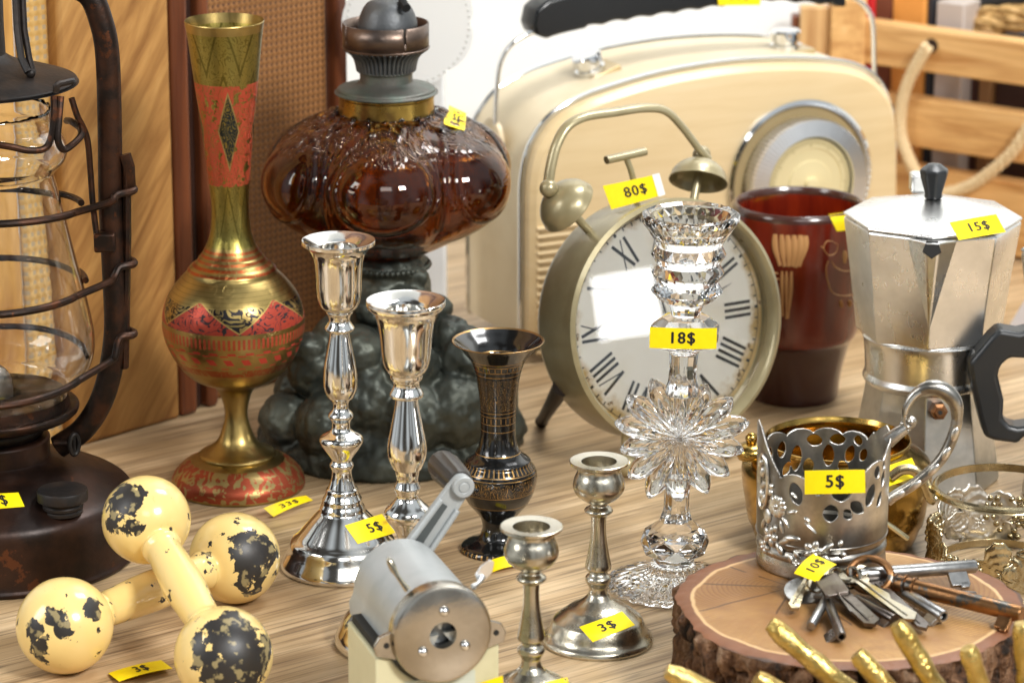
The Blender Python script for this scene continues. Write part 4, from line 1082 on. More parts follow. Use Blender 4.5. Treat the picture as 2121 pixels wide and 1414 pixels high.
# ================================================================== LACQUERED WOODEN CUP
KB = at(1644, 818); Hk = lambda y_: hz(KB, 1644, y_)
T = Tr('red_brown_lacquer'); oo = T.obj(); x, y, z = T.sep(oo)
w = T.noise(T.map(oo, sc=(1, 1, .15)), 90, 4, .6)
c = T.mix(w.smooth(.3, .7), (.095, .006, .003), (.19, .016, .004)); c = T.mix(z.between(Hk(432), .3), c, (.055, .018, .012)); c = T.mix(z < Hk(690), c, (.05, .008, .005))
T.set(col=c, rough=.22, coat=.5, coatr=.1); M_lac = T.m
KP = thing('wooden_cup', KB, 'dark red lacquered wooden cup with carved pale bird and flower, between clock and coffee pot', 'cup')
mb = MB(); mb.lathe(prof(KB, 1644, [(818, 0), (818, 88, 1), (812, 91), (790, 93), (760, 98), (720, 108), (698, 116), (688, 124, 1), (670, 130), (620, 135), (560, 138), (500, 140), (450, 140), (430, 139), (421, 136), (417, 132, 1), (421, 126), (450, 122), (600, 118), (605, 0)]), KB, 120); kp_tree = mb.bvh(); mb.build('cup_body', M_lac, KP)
M_carve = wood('carved_pale_wood', (.42, .20, .07), (.60, .32, .12), (.68, .40, .18))
def carve(lines, name, r0=.00118):
    mb = MB()
    for ln, w_ in lines:
        pts = crom3([(a, b, 0) for a, b in ln], 6); P = []
        for q in pts:
            d = ray(q.x, q.y).normalized(); h = kp_tree.ray_cast(CAM, d)
            if h[0] is not None: P.append(h[0] + h[1] * -.0003 if h[1].dot(d) > 0 else h[0] - h[1] * .0002)
        if len(P) > 1:
            n = len(P); mb.tube(P, [w_ * r0 * (.55 + .6 * sin(pi * min(.9, .15 + i / n))) for i in range(n)], 8, flat=.35)
    mb.build(name, M_carve, KP)
carve([([(1607, 485), (1608, 515), (1617, 550)], 1.8), ([(1620, 486), (1622, 520), (1626, 552)], 1.7), ([(1632, 487), (1634, 520), (1634, 552)], 1.7), ([(1645, 487), (1646, 520), (1641, 552)], 1.7), ([(1658, 487), (1657, 520), (1648, 554)], 1.7), ([(1669, 488), (1667, 515), (1655, 552)], 1.6),
       ([(1621, 562), (1621, 600), (1622, 655)], 1.1), ([(1630, 562), (1630, 600), (1630, 660)], 1.0), ([(1640, 562), (1638, 610), (1633, 660)], 1.0), ([(1602, 565), (1612, 566)], 1.6), ([(1606, 578), (1614, 578)], 1.5)], 'carved_flower')
carve([([(1725, 500), (1712, 500), (1706, 515), (1716, 528), (1730, 524), (1735, 508), (1725, 500)], .7), ([(1706, 514), (1700, 510)], .8), ([(1716, 540), (1711, 555), (1714, 580), (1724, 605), (1745, 612), (1768, 610)], .8), ([(1722, 540), (1730, 553), (1748, 561), (1765, 560)], .8), ([(1748, 520), (1748, 545)], 1.8), ([(1740, 622), (1742, 636)], 1.8), ([(1758, 622), (1759, 634)], 1.8), ([(1766, 515), (1765, 540)], 1.6)], 'carved_bird')
tag(fm_ray(kp_tree, [(1716, 444), (1776, 437), (1790, 474), (1733, 479)]), None, KP)

# ================================================================== COFFEE POTS
M_alu = Tr('cast_aluminium'); T = M_alu; oo = T.obj(); n = T.noise(oo, 30, 4, .6); sc_ = T.noise(T.map(oo, sc=(1, 1, .2)), 260, 3)
T.set(col=T.mix(n.smooth(.35, .7), (.88, .88, .87), (.72, .72, .70)), metal=1, rough=n * .20 + sc_ * .06 + .15, normal=T.bump(n + sc_ * .15, .06, .0006)); M_alu = T.m
M_aluw = worn('water_worn_aluminium', (.62, .63, .62), (.44, .46, .46), rough=.30, rvar=.06, scale=40, bump=.25, bscale=200, spots=(50, .66, (.28, .27, .24)))
M_bake = simple('black_bakelite', (.012, .014, .016), .35, coat=.2, coatr=.3)
def moka(B, cx, s, label, handle_ang, spout_ang, knobh=True, tagc=None):
    """s: scale against the large pot; profile measured on the large pot"""
    PBm = at(1912, 988); t = thing('coffee_pot', B, label, 'coffee pot')
    def pf(p, n=1): return [(r * s, h * s) for r, h in (prof(PBm, 1920, p, n))]
    a0 = spout_ang
    mb = MB(); mb.lathe(pf([(988, 0), (988, 152), (984, 155), (976, 155), (900, 143), (820, 130), (792, 126), (786, 126)]), B, 8, a0=a0); mb.build('boiler', M_aluw, t, bevel=.0022 * s, sharp=20)
    mb = MB(); mb.lathe(pf([(786.5, 126, 1), (782, 131), (776, 133), (770, 131, 1), (765, 128, 1), (720, 131), (700, 134), (690, 138, 1), (686, 134)], 3), B, 96); mb.build('collar', M_alu, t)
    mb = MB(); mb.lathe(pf([(700, 120), (688, 140), (682, 150), (670, 152), (560, 167), (470, 181), (456, 183), (452, 180), (452, 0)]), B, 8, a0=a0); bt = mb.bvh(); mb.build('jug', M_alu, t, bevel=.0022 * s, sharp=20)
    mb = MB(); mb.lathe(pf([(450, 0), (450, 184), (446, 185), (443, 182), (420, 80), (412, 26), (411, 0)]), B, 8, a0=a0); mb.build('lid', M_alu, t, bevel=.0012 * s, sharp=12)
    if knobh:
        mb = MB(); mb.lathe(pf([(412, 0), (411, 18), (406, 20), (400, 19), (362, 30), (352, 31), (340, 14), (338, 0)]), B, 8, a0=a0 + .2); mb.build('lid_knob', M_bake, t, bevel=.001)
    # spout: a V shaped beak on the corner
    er = V(cos(a0), sin(a0), 0); et = V(-sin(a0), cos(a0), 0)
    def h_of(y_): return (atY(1920, y_, PBm.y).z) * s
    def r_of(w_): return w_ * mpp(PBm) * .975 * s
    zt_, zb_ = h_of(452), h_of(640); mb = MB()
    tipw = .0145 * s
    A = B + er * (r_of(183) + .010 * s) + V(0, 0, zt_ + .001 * s); 
    L = B + er * (r_of(175)) + et * tipw + V(0, 0, zt_); R_ = B + er * (r_of(175)) - et * tipw + V(0, 0, zt_)
    Q = B + er * (r_of(166)) + V(0, 0, zb_); I = B + er * r_of(150) + V(0, 0, zt_); I2 = B + er * r_of(140) + V(0, 0, zb_)
    v = [mb.bm.verts.new(p) for p in (A + et * .004 * s, A - et * .004 * s, L, R_, Q, I, I2)]
    mb.bm.faces.new((v[0], v[2], v[4])); mb.bm.faces.new((v[1], v[4], v[3])); mb.bm.faces.new((v[0], v[4], v[1])); mb.bm.faces.new((v[0], v[1], v[3], v[2])); mb.bm.faces.new((v[2], v[3], v[5])); mb.bm.faces.new((v[2], v[5], v[6], v[4])); mb.bm.faces.new((v[3], v[4], v[6], v[5]))
    mb.build('spout', M_alu, t, bevel=.001 * s)
    mb = MB(); c_ = B + er * (r_of(183) + .0075 * s) + V(0, 0, zt_ - .0035 * s); n_ = (er + V(0, 0, .45)).normalized()
    mb.lathe([(0, 0), (.0055 * s, .001), (.0055 * s, .0035 * s), (0, .0035 * s)], c_, 5, axis=(et, n_.cross(et), n_), a0=radians(90) if False else -pi / 2); mb.build('spout_mouth', simple('dark_mouth', (.006, .005, .004), .8), t)
    return t
MBp = at(1912, 988); MK = moka(MBp, 1920, 1.0, 'large octagonal aluminium coffee pot with a black knob and a 15$ tag', None, radians(-97))
# valve, hinge, handle
vp = atY(1944, 851, MBp.y - 134 * mpp(MBp)); nv = V(.12, -1, .08).normalized()
mb = MB(); xa = nv.cross(V(0, 0, 1)).normalized(); mb.lathe([(0, -.004), (.0056, -.004), (.0052, .002), (.0032, .0025), (.0030, .004), (0, .004)], vp, 6, axis=(xa, nv.cross(xa), nv)); vv_ = mb.build('safety_valve', worn('brown_brass', (.30, .15, .07), (.20, .10, .05), rough=.4), MK, flat=True)
mb = MB(); mb.lathe([(0, .0041), (.0013, .0041), (.0013, .0044), (0, .0044)], vp, 12, axis=(xa, nv.cross(xa), nv)); mb.build('valve_hole', M_ink, vv_)
hb_ = radians(98); er = V(cos(hb_), sin(hb_), 0)
mb = MB(); hc_ = MBp + V(0, 0, hz(MBp, 1920, 440)); mb.box(hc_ + er * .050 + V(0.008, 0, .006), (.018, .012, .012)); mb.build('hinge', M_alu, MK, bevel=.002)
mb = MB(); g = [hc_ + er * .048 + V(0, 0, -.022), hc_ + er * .080 + V(0, 0, -.026), hc_ + er * .094 + V(0, 0, -.04), hc_ + er * .085 + V(0, 0, -.085)]; mb.tube(crom3(g, 6), .008, 12, flat=.7); mb.build('handle', M_bake, MK)
e_ = fm_quad(atY(1966, 461, MBp.y - .052), atY(2063, 444, MBp.y - .040), atY(2083, 481, MBp.y - .046), atY(1986, 498, MBp.y - .058), bend=.0004)
tag(e_, '15$', MK, th=.52, aspect=2.3, tx=.03)
# second pot: mostly beyond the right edge, its handle points left
SB = at(2262, 1030); MS = moka(SB, 2262, .92, 'aluminium coffee pot cut off by the right edge, only its black angular handle in view', None, radians(-10), knobh=True)
hY = SB.y - .004
poly = [(2150, 680), (2112, 690), (2070, 683), (2052, 700), (2008, 752), (2012, 790), (2030, 870), (2040, 906), (2062, 914), (2110, 920), (2121, 905), (2150, 900), (2150, 880), (2108, 886), (2092, 882), (2078, 868), (2080, 830), (2068, 780), (2072, 760), (2092, 742), (2150, 745)]
mb = MB(); P = [atY(a, b, hY - .009) for a, b in poly]; mb.prism(P, V(0, .018, 0)); mb.build('handle', M_bake, MS, bevel=.003, sharp=40)

# ================================================================== BRASS BOWL
ZB = at(1729, 1122)
M_bowl = worn('old_brass', (.50, .33, .085), (.36, .22, .06), rough=.20, rvar=.08, scale=30, bump=.1, spots=(45, .66, (.10, .06, .03)))
BO = thing('brass_pot', ZB, 'round bellied brass pot standing behind the silver glass holder', 'pot')
mb = MB(); mb.lathe(prof(ZB, 1731, [(1122, 0), (1122, 150, 1), (1110, 164), (1060, 182), (1010, 193), (975, 197), (955, 194), (940, 180), (928, 160), (920, 150, 1), (912, 152), (908, 152), (907, 149, 1), (925, 145), (950, 172), (1000, 186), (1090, 165), (1100, 0)]), ZB, 120); bo_tree = mb.bvh(); mb.build('bowl', M_bowl, BO)
mb = MB(); kp = atY(1556, 934, ZB.y - .01); mb.lathe([(.0075, -.004), (.0085, 0), (.0085, .002), (.003, .0035), (.003, .005)], kp, 24); mb.ball(kp + V(0, 0, .0075), .0035); mb.ball(kp, .0095, (1, 1, .55)); mb.build('knob', M_bowl, BO)
mb = MB(); q = [atY(1790, 935, ZB.y - .03), atY(1830, 960, ZB.y - .04), atY(1880, 905, ZB.y - .01), atY(1880, 950, ZB.y - .01)]
mb.tube(crom3([atY(1800, 1060, ZB.y - .048), atY(1835, 1082, ZB.y - .047), atY(1880, 1115, ZB.y - .045)], 4), .0016, 8); mb.build('rivet_strip', simple('pale_brass', (.75, .66, .42), .25, 1), BO)
tag(fm_ray(bo_tree, [(1828, 968), (1888, 948), (1905, 984), (1838, 1008)]), '15$', BO, aspect=1.5, th=.42, tx=.1)

# ================================================================== WOOD SLICE
ZS = .05
SP = at(1757, 1248, ZS); RS = .0855; SB0 = V(SP.x, SP.y, 0)
PITH = at(1640, 1215, ZS)
T = Tr('sawn_end_grain'); oo = T.map(T.obj(), loc=(-(PITH.x - SP.x), -(PITH.y - SP.y), 0)); x, y, z = T.sep(oo)
wob = T.noise(T.obj(), 18, 3, .5) * .010 + T.noise(T.obj(), 120, 2) * .0006
r = (x * x * .55 + y * y).sqrt() + wob; rings = (r * 520).fract()
x2, y2, z2 = T.sep(T.obj()); rad = (x2 * x2 + y2 * y2).sqrt() + (T.noise(T.obj(), 40, 3) - .5) * .006
ang = y.atan2(x); rays = T.noise(T.comb(ang * 40, r * 60), 1.0, 3, .6)
c = T.mix(T.noise(T.obj(), 16, 4).smooth(.36, .64), (.30, .145, .042), (.52, .30, .105))
c = T.mix(rings.smooth(.35, .95) * (T.noise(T.obj(), 55, 3) * .9 + .25), c, (.22, .090, .026)); c = T.mix(rays.smooth(.48, .68) * .45, c, (.32, .14, .05))
c = T.mix((T.noise(T.obj(), 26, 5, .65).smooth(.54, .66)) * .55, c, (.26, .12, .045))
crk = ((ang * (9 / 6.2832) + T.noise(T.obj(), 30, 3) * .25).fract() - .5).abs() * r * 1.4; c = T.mix((crk < .0014) * (r < .060) * (T.noise(T.obj(), 34, 2) > .43) * .85, c, (.10, .045, .018))
c = T.mix(r.smooth(.022, .006) * .45, c, (.28, .15, .06))
c = T.mix(rad.smooth(RS * .875, RS * .895), c, (.66, .42, .20)); c = T.mix(rad.smooth(RS * .90, RS * .915), c, T.mix(T.noise(T.obj(), 90, 3), (.15, .055, .022), (.27, .105, .042)))
c = T.mix(rad.smooth(RS * .995, RS * 1.02), c, (.09, .045, .025))
T.set(col=c, rough=.50, normal=T.bump(rings * .4 + T.noise(T.obj(), 300, 3) + rays * .6, .15, .0006)); M_end = T.m
T = Tr('furrowed_bark'); oo = T.obj(); f = T.noise(T.map(oo, sc=(1, 1, .45)), 70, 5, .65); g = T.noise(oo, 260, 4, .6)
c = T.ramp(f, [(.40, (.014, .008, .005)), (.47, (.10, .045, .020)), (.56, (.22, .115, .058)), (.66, (.33, .215, .135))]); c = T.mix(g.smooth(.45, .7) * .5, c, (.07, .035, .02))
T.set(col=c, rough=.75, spec=.35, normal=T.bump(f + g * .6, 1.0, .006)); M_bark = T.m
def srad(t):
    return RS * (1 + .018 * sin(3 * t + 1) + .012 * sin(5 * t + .4) + .02 * noise.noise(Vector((cos(t) * 3, sin(t) * 3, 1))) + .022 * noise.noise(Vector((cos(t) * 14, sin(t) * 14, 2))))
SL = thing('wood_slice', SB0, 'round slice of tree trunk with rough bark, carrying the silver holder and the keys', 'wood slice')
mb = MB(); NT = 420; rows = []
for q in (0.001, .2, .4, .6, .8, .9, .96, 1.0):
    rows.append([V(SP.x + srad(t) * q * cos(t), SP.y + srad(t) * q * sin(t), ZS + (.0005 * noise.noise(Vector((cos(t) * 9 * q, sin(t) * 9 * q, 5))) if q > .9 else 0) - (.0012 if q == 1 else 0)) for t in [2 * pi * i / NT for i in range(NT)]])
mb.quadgrid(rows, closed_u=True); mb.cap([v for v in mb.bm.verts][:NT]); mb.build('cut_face', M_end, SL, sharp=0)
mb = MB(); rows = []; NZ = 56
for j in range(NZ + 1):
    z_ = (ZS - .0012) * (1 - j / NZ); row = []
    for i in range(NT):
        t = 2 * pi * i / NT; a_ = Vector((cos(t) * RS, sin(t) * RS, z_ * .42))
        fur = abs(noise.noise(a_ * 75 + Vector((0, 0, 3)))) * 2.0 + .5 * abs(noise.noise(Vector((a_.x, a_.y, z_)) * 150))
        chunk = noise.noise(Vector((cos(t) * RS, sin(t) * RS, z_)) * 60)
        e = min(1, j / 3.0); rr = srad(t) + e * (.0005 + .0075 * min(1, fur) - .0052 + .0026 * chunk)
        if fur < .22: rr -= e * .0052 * (1 - fur / .22)
        row.append(V(SP.x + rr * cos(t), SP.y + rr * sin(t), z_))
    rows.append(row)
mb.quadgrid(rows, closed_u=True); mb.build('bark', M_bark, SL, sharp=50)

# ================================================================== SILVER GLASS HOLDER
HB = at(1700, 1160, ZS + .0002); RH = 137 * mpp(HB); sc4 = 1 / (mpp(HB) / cos(radians(20.1)))
M_as = Tr('antique_silver'); T = M_as; oo = T.obj(); x, y, z = T.sep(oo)
br = T.noise(T.map(oo, sc=(1, 1, 6), rot=(0, .3, .3)), 320, 3, .6); n = T.noise(oo, 45, 4, .6)
T.set(col=T.mix(n.smooth(.35, .62), (.56, .54, .50), (.25, .235, .21)), metal=1, rough=br * .14 + n * .08 + .18, normal=T.bump(br, .05, .0003)); M_as = T.m
M_as_dark = worn('oxidised_silver_relief', (.86, .84, .79), (.60, .58, .53), rough=.30, rvar=.06, scale=300, bump=.3, lo=.35, hi=.6)
T = Tr('silver_dark_behind_relief'); oo = T.obj(); x, y, z = T.sep(oo)
br = T.noise(T.map(oo, sc=(1, 1, 6), rot=(0, .3, .3)), 320, 3, .6); n = T.noise(oo, 45, 4, .6)
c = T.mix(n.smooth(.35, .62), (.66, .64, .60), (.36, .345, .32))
relief_bg = (z.smooth(.033, .019)).max(x.smooth(-.016, -.026) * z.smooth(.068, .052)) * (T.noise(oo, 70, 3) * .8 + .45)  # darkens the wall low down and at left so the raised flowers stand out
c = T.mix(relief_bg.min(.70), c, (.11, .10, .09))
T.set(col=c, metal=1, rough=br * .14 + n * .08 + .20, normal=T.bump(br, .05, .0003)); M_relief_bg = T.m
GH = thing('glass_holder', HB, 'silver openwork tea glass holder with curled handle and 5$ tag standing on the wood slice', 'glass holder')
mb = MB(); mb.lathe(prof(HB, 1700, [(1160, 0), (1160, 132, 1), (1156, 134), (1140, 133), (1128, 131, 1), (1124, 134), (1118, 135), (1112, 133), (1108, 130, 1), (1102, 133), (1096, 136), (1092, 137, 1), (1092, 134), (1110, 120), (1112, 0)]), HB, 120); mb.build('base_ring', M_as, GH)
HZ0 = hz(HB, 1700, 1093)
def htop(d):
    d = d % 360; s = abs(sin(radians(d) * 7.5))
    pts = [(0, 68), (14, 70), (26, 66), (40, 59), (60, 59), (130, 59), (148, 60), (165, 68), (182, 76), (196, 74), (212, 62), (226, 52.5), (236, 54), (300, 57), (325, 60), (340, 63.5), (352, 66), (360, 68)]
    for (a, b), (c_, e) in zip(pts, pts[1:]):
        if a <= d <= c_: v = b + (e - b) * (d - a) / (c_ - a); break
    if 34 < d < 150 or 224 < d < 345: v += 3.2 * (abs(sin(radians((d - 224) * 180 / 26))) ** .55 - .5)
    return v
cuts = [(241, 46, 6, 6, 15), (262, 50, 6, 4, -20), (281, 48.5, 9, 5.5, 0), (272, 37, 6.5, 4.6, 0), (296, 39, 8, 3.0, -40), (287, 36, 5, 2.4, -55), (300, 50, 4, 4, 10), (310, 44, 5, 6, -20), (318, 55, 4, 3.5, 0), (328, 50, 3.2, 4.5, -15), (329, 57, 2.4, 2.4, 0), (323, 40, 3, 4.5, -25),
        (142, 50, 5, 4.5, 0), (126, 51, 5, 4.5, 10), (110, 45, 5.5, 7, 5), (93, 54, 7, 3.2, 15), (80, 46, 5, 6, 0), (72, 55, 7, 3, -8), (60, 48, 4.5, 5, 20), (52, 56, 4.5, 2.8, 0), (46, 49, 4, 4, 30), (98, 40, 5, 4.5, 0), (66, 40, 5, 4, -20), (120, 40, 4, 4, 30)]
mb = MB(); NA_, NZ_ = 620, 190; grid = {}; ZT = .078
def inside(t, h):
    d = math.degrees(t) % 360; hm = h * 1000
    if hm > htop(d): return False
    for (a, b, wa, wb, ro) in cuts:
        dx = ((d - a + 180) % 360 - 180) * .58; dy = hm - b; ca, sa = cos(radians(ro)), sin(radians(ro))
        u_ = (dx * ca + dy * sa) / (wa * .62); w_ = (-dx * sa + dy * ca) / wb
        if (abs(u_) ** 1.7 + abs(w_) ** 1.7) < 1: return False
    return True
def hv(i, j):
    if (i % NA_, j) not in grid:
        t = 2 * pi * i / NA_; h = HZ0 + (ZT - HZ0) * j / NZ_
        rr = RH * (.985 + .02 * (h / ZT) ** 2) - .0006
        grid[(i % NA_, j)] = mb.bm.verts.new(HB + V(rr * cos(t), rr * sin(t), h))
    return grid[(i % NA_, j)]
for j in range(NZ_):
    for i in range(NA_):
        if inside(2 * pi * (i + .5) / NA_, HZ0 + (ZT - HZ0) * (j + .5) / NZ_):
            mb.bm.faces.new((hv(i, j), hv(i + 1, j), hv(i + 1, j + 1), hv(i, j + 1)))
# relax the stepped edges of the openwork
for _ in range(4):
    nw = {}
    for v in mb.bm.verts:
        be = [e for e in v.link_edges if e.is_boundary]
        if len(be) == 2 and v.co.z - HB.z > HZ0 + .0004:
            nw[v] = v.co * .4 + (be[0].other_vert(v).co + be[1].other_vert(v).co) * .3
    for v, c_ in nw.items(): v.co = c_
mb.build('openwork_wall', M_relief_bg, GH, solid=.0011, sharp=0)
# rim beads following the scalloped edge and raised flowers
def onH(d, hmm, o_=.0004):
    t = radians(d); h = hmm / 1000; rr = RH * (.985 + .02 * (h / ZT) ** 2) + o_ - .0002; return HB + V(rr * cos(t), rr * sin(t), h), V(cos(t), sin(t), 0), V(-sin(t), cos(t), 0)
def relief_ball(d, h, a, b, ro=0, th=.0011):
    P, N, Tn = onH(d, h); c_, s_ = cos(ro), sin(ro); X = Tn * c_ + V(0, 0, 1) * s_; Z = -Tn * s_ + V(0, 0, 1) * c_
    mb.ball(P, 1.0, (a * 1.05, th * 1.15, b * 1.15), X=X, Y=N, Z=Z, u=12, v=8)
def flower(d, h, r, n=5, ph=0):
    for k in range(n):
        t = 2 * pi * k / n + ph; relief_ball(d + math.degrees(r * .8 * cos(t) / RH), h + r * .8 * sin(t) * 1000, r * .62, r * .42, t)
    relief_ball(d, h, r * .36, r * .36, th=.0018)
mb = MB()
flower(222, 37, .0042, 11); flower(214, 20, .0040); flower(258, 17, .0038); flower(243, 9.5, .0015, 4); flower(206, 13, .0028)
for d, h, a, b, ro in ((210, 30, .0028, .0034, .2), (214, 43, .0016, .0016, 0), (215, 46.5, .0013, .0013, 0), (232, 30, .0032, .0009, -.9), (228, 27, .0034, .0008, -1.3), (238, 36, .0030, .0009, .3), (232, 20, .0044, .0014, .5), (238, 22, .0046, .0013, .15), (226, 15, .0035, .0014, -.9),
                      (243, 14, .0026, .0012, -1.1), (238, 11, .0026, .0012, -1.2), (270, 19, .0036, .0014, .6), (270, 12.5, .0030, .0014, -.9), (281, 21, .0018, .0012, .9), (284, 15, .0017, .0012, 0), (278, 16, .0030, .0005, .05), (204, 25, .003, .001, 1.2), (200, 14, .002, .0016, 0), (248, 16, .0036, .0005, .2), (221, 25, .0014, .0018, .3),
                      (240, 45, .0022, .0006, -.6), (252, 33, .0020, .0009, -.6), (255, 29, .0040, .0007, -.7)):
    relief_ball(d, h, a, b, ro)
mb.build('flower_relief', M_as_dark, GH)
mb = MB()
P0 = [onH(202 + 8.5 * cos(t), 47 + 14 * sin(t), .0008)[0] for t in [2 * pi * i / 48 for i in range(48)]]; mb.tube(P0, .0010, 8, closed=True)
P0 = [onH(202 + 6.8 * cos(t), 47 + 11.5 * sin(t), .0005)[0] for t in [2 * pi * i / 48 for i in range(48)]]; mb.tube(P0, .0005, 6, closed=True)
for d, h, a, b, ro in ((202, 52, .0020, .0026, 0), (203, 45, .0030, .0016, .8), (200, 40, .0022, .0026, .3), (205, 38, .0016, .003, -.4), (201, 57, .0011, .0014, 0)): relief_ball(d, h, a, b, ro, .0016)
mb.build('medallion', M_as_dark, GH)
def hh_(px, py): return atY(px, py, HB.y)
mb = MB()
hp0 = [(1838, 1038), (1856, 1024), (1890, 1004), (1925, 976), (1953, 945), (1973, 905), (1982, 868), (1978, 832), (1955, 808), (1925, 802), (1896, 816), (1878, 840), (1873, 862)]
P = crom3([hh_(*p) for p in hp0], 8); n = len(P); rr = []
for i in range(n):
    f = i / (n - 1); rr.append((.0030 - .0006 * abs(f - .5) if f < .5 else .0028 + .0014 * sin(pi * min(1, (f - .5) / .32)) ** 1 if f < .82 else .0028 - .0014 * (f - .82) / .18))
mb.tube(P, rr, 14)
mb.tube(crom3([hh_(1838, 914), hh_(1858, 898), hh_(1876, 886)], 5), [.0038 - .0001 * i for i in range(11)], 14)
mb.tube(crom3([hh_(1873, 860), hh_(1873, 875), hh_(1880, 884), hh_(1891, 880), hh_(1892, 869), hh_(1885, 866)], 6), .0014, 10)
for q in ((1887, 873, .0021), (1868, 877, .0012), (1874, 886, .0013), (1883, 889, .0011)): mb.ball(hh_(q[0], q[1]), q[2])
mb.build('curled_handle', M_as, GH)
mb = MB()
for k in range(5):
    i0 = int(n * (.10 + .085 * k)); p = P[i0]; t_ = (P[i0 + 1] - P[i0 - 1]).normalized(); X = t_; Y = V(0, 1, 0); Z = X.cross(Y)
    mb.ball(p + V(0, -.0026, 0), 1, (.0040, .0010, .0018), X=X, Y=Y, Z=Z, u=14, v=8)
mb.tube([p + V(0, -.0030, 0) for p in P[int(n * .80):int(n * .97)]], .0008, 6)
mb.build('handle_leaves', M_as_dark, GH)
tag(fm_cyl(HB, RH + .0012, [(1667, 974), (1791, 972), (1792, 1020), (1667, 1023)]), '5$', GH, th=.60, aspect=2.6, offset=.035)

# ================================================================== GRAPE LEAF HOLDER
GB = at(2073, 1178); Rg = 146 * mpp(GB)
M_old = worn('yellowed_silver', (.50, .41, .24), (.36, .30, .19), rough=.26, rvar=.06, scale=60, bump=.2, bscale=500)
GL = thing('grape_leaf_holder', GB, 'openwork silver holder of vine leaves and grapes behind the wood slice at the right edge', 'glass holder')
hg = lambda y_: hz(GB, 2073, y_)
def ring(y_, r_, w_, name):
    mb = MB(); z_ = hg(y_); mb.lathe([(r_, z_ - w_), (r_ + .0012, z_ - w_ * .8), (r_ + .0004, z_ - w_ * .3), (r_ + .0016, z_), (r_ + .0012, z_ + w_ * .6), (r_, z_ + w_), (r_ - .001, z_ + w_), (r_ - .001, z_ - w_), (r_, z_ - w_)], GB, 96); mb.build(name, M_old, GL)
ring(1012, Rg - .001, .0022, 'top_ring'); ring(1168, Rg - .003, .002, 'bottom_ring')
def leafm(d0, h0, s, rot, m=M_old, name='vine_leaf'):
    mb = MB(); NA, NR = 90, 14
    def q(a, f):
        lob = .62 + .38 * abs(cos(2.5 * (a))) ** .8 + .03 * sin(a * 23); rr = lob * s * f
        X = rr * cos(a + rot); Z = rr * sin(a + rot)
        vein = .0012 * (1 - min(1, abs(sin(2.5 * a)) * 3)) * 0 + .0014 * abs(cos(2.5 * a)) * f * (1 - f * .5) + .0004 * sin(f * 26 + 6 * abs(cos(2.5 * a)))
        t = radians(d0) + X / Rg; r_ = Rg + .0008 + vein + .0016 * sin(3 * a) * f * f; return GB + V(r_ * cos(t), r_ * sin(t), h0 + Z)
    mb.quadgrid([[q(2 * pi * i / NA, max(.02, j / NR)) for i in range(NA)] for j in range(NR + 1)], closed_u=True); mb.build(name, m, GL, solid=.0009, sharp=0)
M_lightsil = worn('pale_silver_leaf', (.66, .62, .54), (.50, .46, .40), rough=.4, scale=80, bump=.3)
leafm(262, hg(1140) * 1.0, .0190, 1.75); leafm(283, hg(1135), .0140, .6); leafm(192, hg(1128), .0165, 1.4); leafm(100, hg(1128), .0230, 1.2, M_lightsil); leafm(125, hg(1100), .014, .4, M_lightsil); leafm(330, hg(1120), .016, 1.0)
def grapes(d0, h0, n_, seed, wd=20, ht=.020):
    rnd = random.Random(seed); mb = MB(); k = 0
    for a in range(8):
        for b in range(7):
            dd = d0 + (a - 3.5) * wd / 7 + (b % 2) * wd / 14; h_2 = h0 + (b - 3) * ht / 6
            if abs((a - 3.5) / 4) + max(0, -(b - 3) / 4) > 1.05 or rnd.random() < .12: continue
            if h_2 < .001: continue
            t = radians(dd); r_ = Rg + .0012 + rnd.random() * .0012; mb.ball(GB + V(r_ * cos(t), r_ * sin(t), h_2), .00185 + rnd.random() * .0003, u=12, v=8)
    mb.build('grape_cluster', M_old, GL)
grapes(226, hg(1152), 20, 1, 34, .017); grapes(298, hg(1150), 20, 2, 26, .024); grapes(72, hg(1120), 20, 3, 40, .022); grapes(150, hg(1130), 18, 4, 24, .02)
mb = MB(); mb.tube(crom3([atY(1845, 988, GB.y), atY(1868, 973, GB.y), atY(1895, 975, GB.y), atY(1915, 1000, GB.y), atY(1928, 1030, GB.y), atY(1938, 1036, GB.y)], 8), .0022, 12, flat=1.4); mb.build('handle', M_old, GL)

